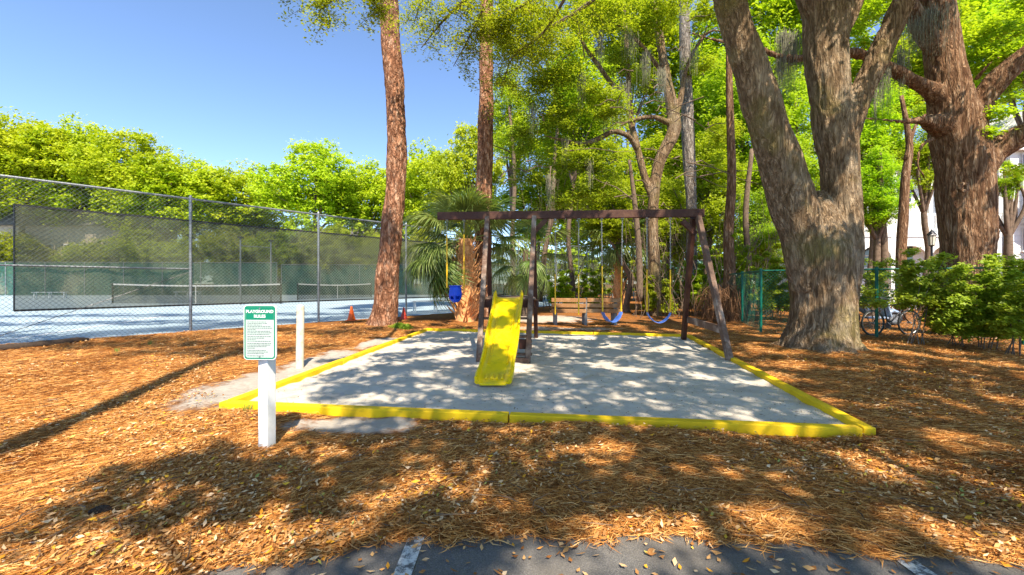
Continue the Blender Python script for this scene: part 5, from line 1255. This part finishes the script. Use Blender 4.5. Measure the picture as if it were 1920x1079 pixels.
# ------------------------------------------------------------------ litter
def sample(n, y0, y1, pw, xr=1.35):
    u = RNG.random(n); y = y0*(y1/y0)**(u**pw); x = RNG.uniform(-xr, xr, n)*y; return x, y
def patchmask(x, y):
    m = np.full(len(x), -9.0)
    for cx, cy, rx, ry, rot in ((-3.4, 5.6, .65, 1.7, -.05), (-1.45, 3.95, .85, .3, -.1), (-3.3, 7.2, .5, 1.5, -.1), (-3.0, 9.3, .35, 1.3, -.1)):
        m = np.maximum(m, 1-np.sqrt(((x-cx)/rx)**2+((y-cy)/ry)**2))
    return m+.35*sn(x*2, y*2, 1.2)*.5
def litter(name, n, ln, wd, mat, y0, y1, pw, keep, lift=.012, tilt=.35, curl=.15, swirl=True, lab=''):
    x, y = sample(n, y0, y1, pw); k = keep(x, y); x, y = x[k], y[k]; n = len(x)
    a = RNG.uniform(0, 2*PI, n)
    if swirl: a = 1.2*sn(x, y, .7)+RNG.normal(size=n)*1.5
    L = ln*(1+.3*RNG.normal(size=n)).clip(.4, 1.7); W = wd*(1+.2*RNG.normal(size=n)).clip(.5, 1.6)
    z = gz(x, y); z = np.where(inside_box(x, y), .036, z); z = np.where(y < edge_y(x), .0, z)+RNG.random(n)*lift+.003
    tl = RNG.normal(size=n)*tilt; c, s_ = np.cos(a), np.sin(a); t = np.stack([c*np.cos(tl), s_*np.cos(tl), np.abs(np.sin(tl))*.6], 1); b = np.stack([-s_, c, RNG.normal(size=n)*tilt*.8], 1)
    C = np.stack([x, y, z], 1); cu = np.array([0, 0, 1])*(curl*L)[:, None]; L = L[:, None]; W = W[:, None]
    bend = b*L*.12*RNG.normal(size=(n, 1)) if swirl else 0
    V = np.stack([C-t*L/2+cu*RNG.random((n, 1)), C-b*W/2+bend, C+t*L/2+cu*RNG.random((n, 1)), C+b*W/2+bend+cu*.5], 1).reshape(-1, 3)
    Fq = np.stack([np.arange(n)*4, np.arange(n)*4+1, np.arange(n)*4+2, np.arange(n)*4+3], 1)
    o = link(name, mesh_np(name, V, Fq, 4, RNG.random(n)), M[mat]); props(o, lab, None, None, 'stuff'); return o
outb = lambda x, y: (~inside_box(x, y, .09)) & (court_side(x, y) > .15)
def k1(x, y): return outb(x, y) & (y > edge_y(x)-.02+RNG.normal(size=len(x))*.03) & (patchmask(x, y) < -.02+.28*RNG.random(len(x)))
litter('pine_straw', 320000, .10, .0030, 'straw', 1.9, 13, .9, k1, lift=.022, tilt=.16, curl=.05, lab='loose orange brown pine straw covering the ground')
def k2(x, y): return outb(x, y) & (y > edge_y(x)-.03+RNG.normal(size=len(x))*.03) & (RNG.random(len(x)) < (.45+.6*sn(x, y, .8)+.25*sn(x, y, 2.6)-1.2*smooth(patchmask(x, y), -.05, .2)))
litter('fallen_leaves', 95000, .037, .015, 'litter', 1.9, 14, .95, k2, lift=.04, tilt=.4, curl=.25, swirl=False, lab='small tan oak leaves fallen on the pine straw')
litter('twig_debris', 1500, .16, .006, 'debris', 1.95, 9, 1.0, k1, lift=.05, tilt=.12, curl=.05, lab='thin dark twigs lying on the straw')
litter('fallen_leaves', 330, .040, .018, 'litter', 1.9, 2.3, 1, lambda x, y: y < edge_y(x)-.01, lift=.006, tilt=.25, curl=.25, swirl=False, lab='scattered leaves lying on the asphalt edge')
litter('twig_debris', 15000, .03, .010, 'debris', 3.7, 11.5, .9, lambda x, y: inside_box(x, y, -.08) & (RNG.random(len(x)) < .25+.35*np.clip(sn(x, y, .7), 0, 1)), lift=.004, tilt=.2, curl=.1, swirl=False, lab='dark twig and leaf bits scattered on the sand')
# grass tufts: one by the border corner, one by the short leg of the fence
V = []; Fq = []
for cx, cy in ((-2.74, 4.28), (-7.6, 8.0), (-1.35, 11.7), (-7.9, 9.1)):
    for i in range(26):
        a = RNG.uniform(0, 2*PI); h = RNG.uniform(.05, .11); b = len(V); x = cx+RNG.normal()*.02; y = cy+RNG.normal()*.02; dx, dy = math.cos(a)*.03, math.sin(a)*.03
        V += [(x-.003, y, 0), (x+.003, y, 0), (x+dx+.002, y+dy, h), (x+dx-.002, y+dy, h)]; Fq.append((b, b+1, b+2, b+3))
o = link('grass', mesh_np('grass', np.array(V), np.array(Fq), 4, RNG.random(len(Fq))), M['grassmat']); props(o, 'small green grass tufts poking through the straw', None, None, 'stuff')

# a pine cone lying in the straw at lower left
g = gp(190, 972); cn = T('pine_cone', 'small dark pine cone lying in the straw at lower left', 'pine cone', (g.x, g.y, 0)); mb = MB()
for i in range(70):
    t = i/70; a = i*2.399; rr = .028*math.sin(PI*(.12+.8*t))**.7; x0 = -.045+.09*t; b0 = Vector((g.x+x0*.9, g.y+rr*.3*math.cos(a)+x0*.4, .045+rr*.3*math.sin(a))); tip = Vector((g.x+x0*.9-.006, g.y+rr*math.cos(a)+x0*.4, .045+rr*math.sin(a)))
    mb.bar(b0, tip, .012, .004, (1, 0, 0))
mb.build('scales', M['log'], cn)['kind'] = 'stuff'; MB().tube([(g.x-.04, g.y-.017, .045), (g.x, g.y, .045), (g.x+.042, g.y+.018, .045)], [.008, .013, .005], 8).build('core', M['log'], cn)
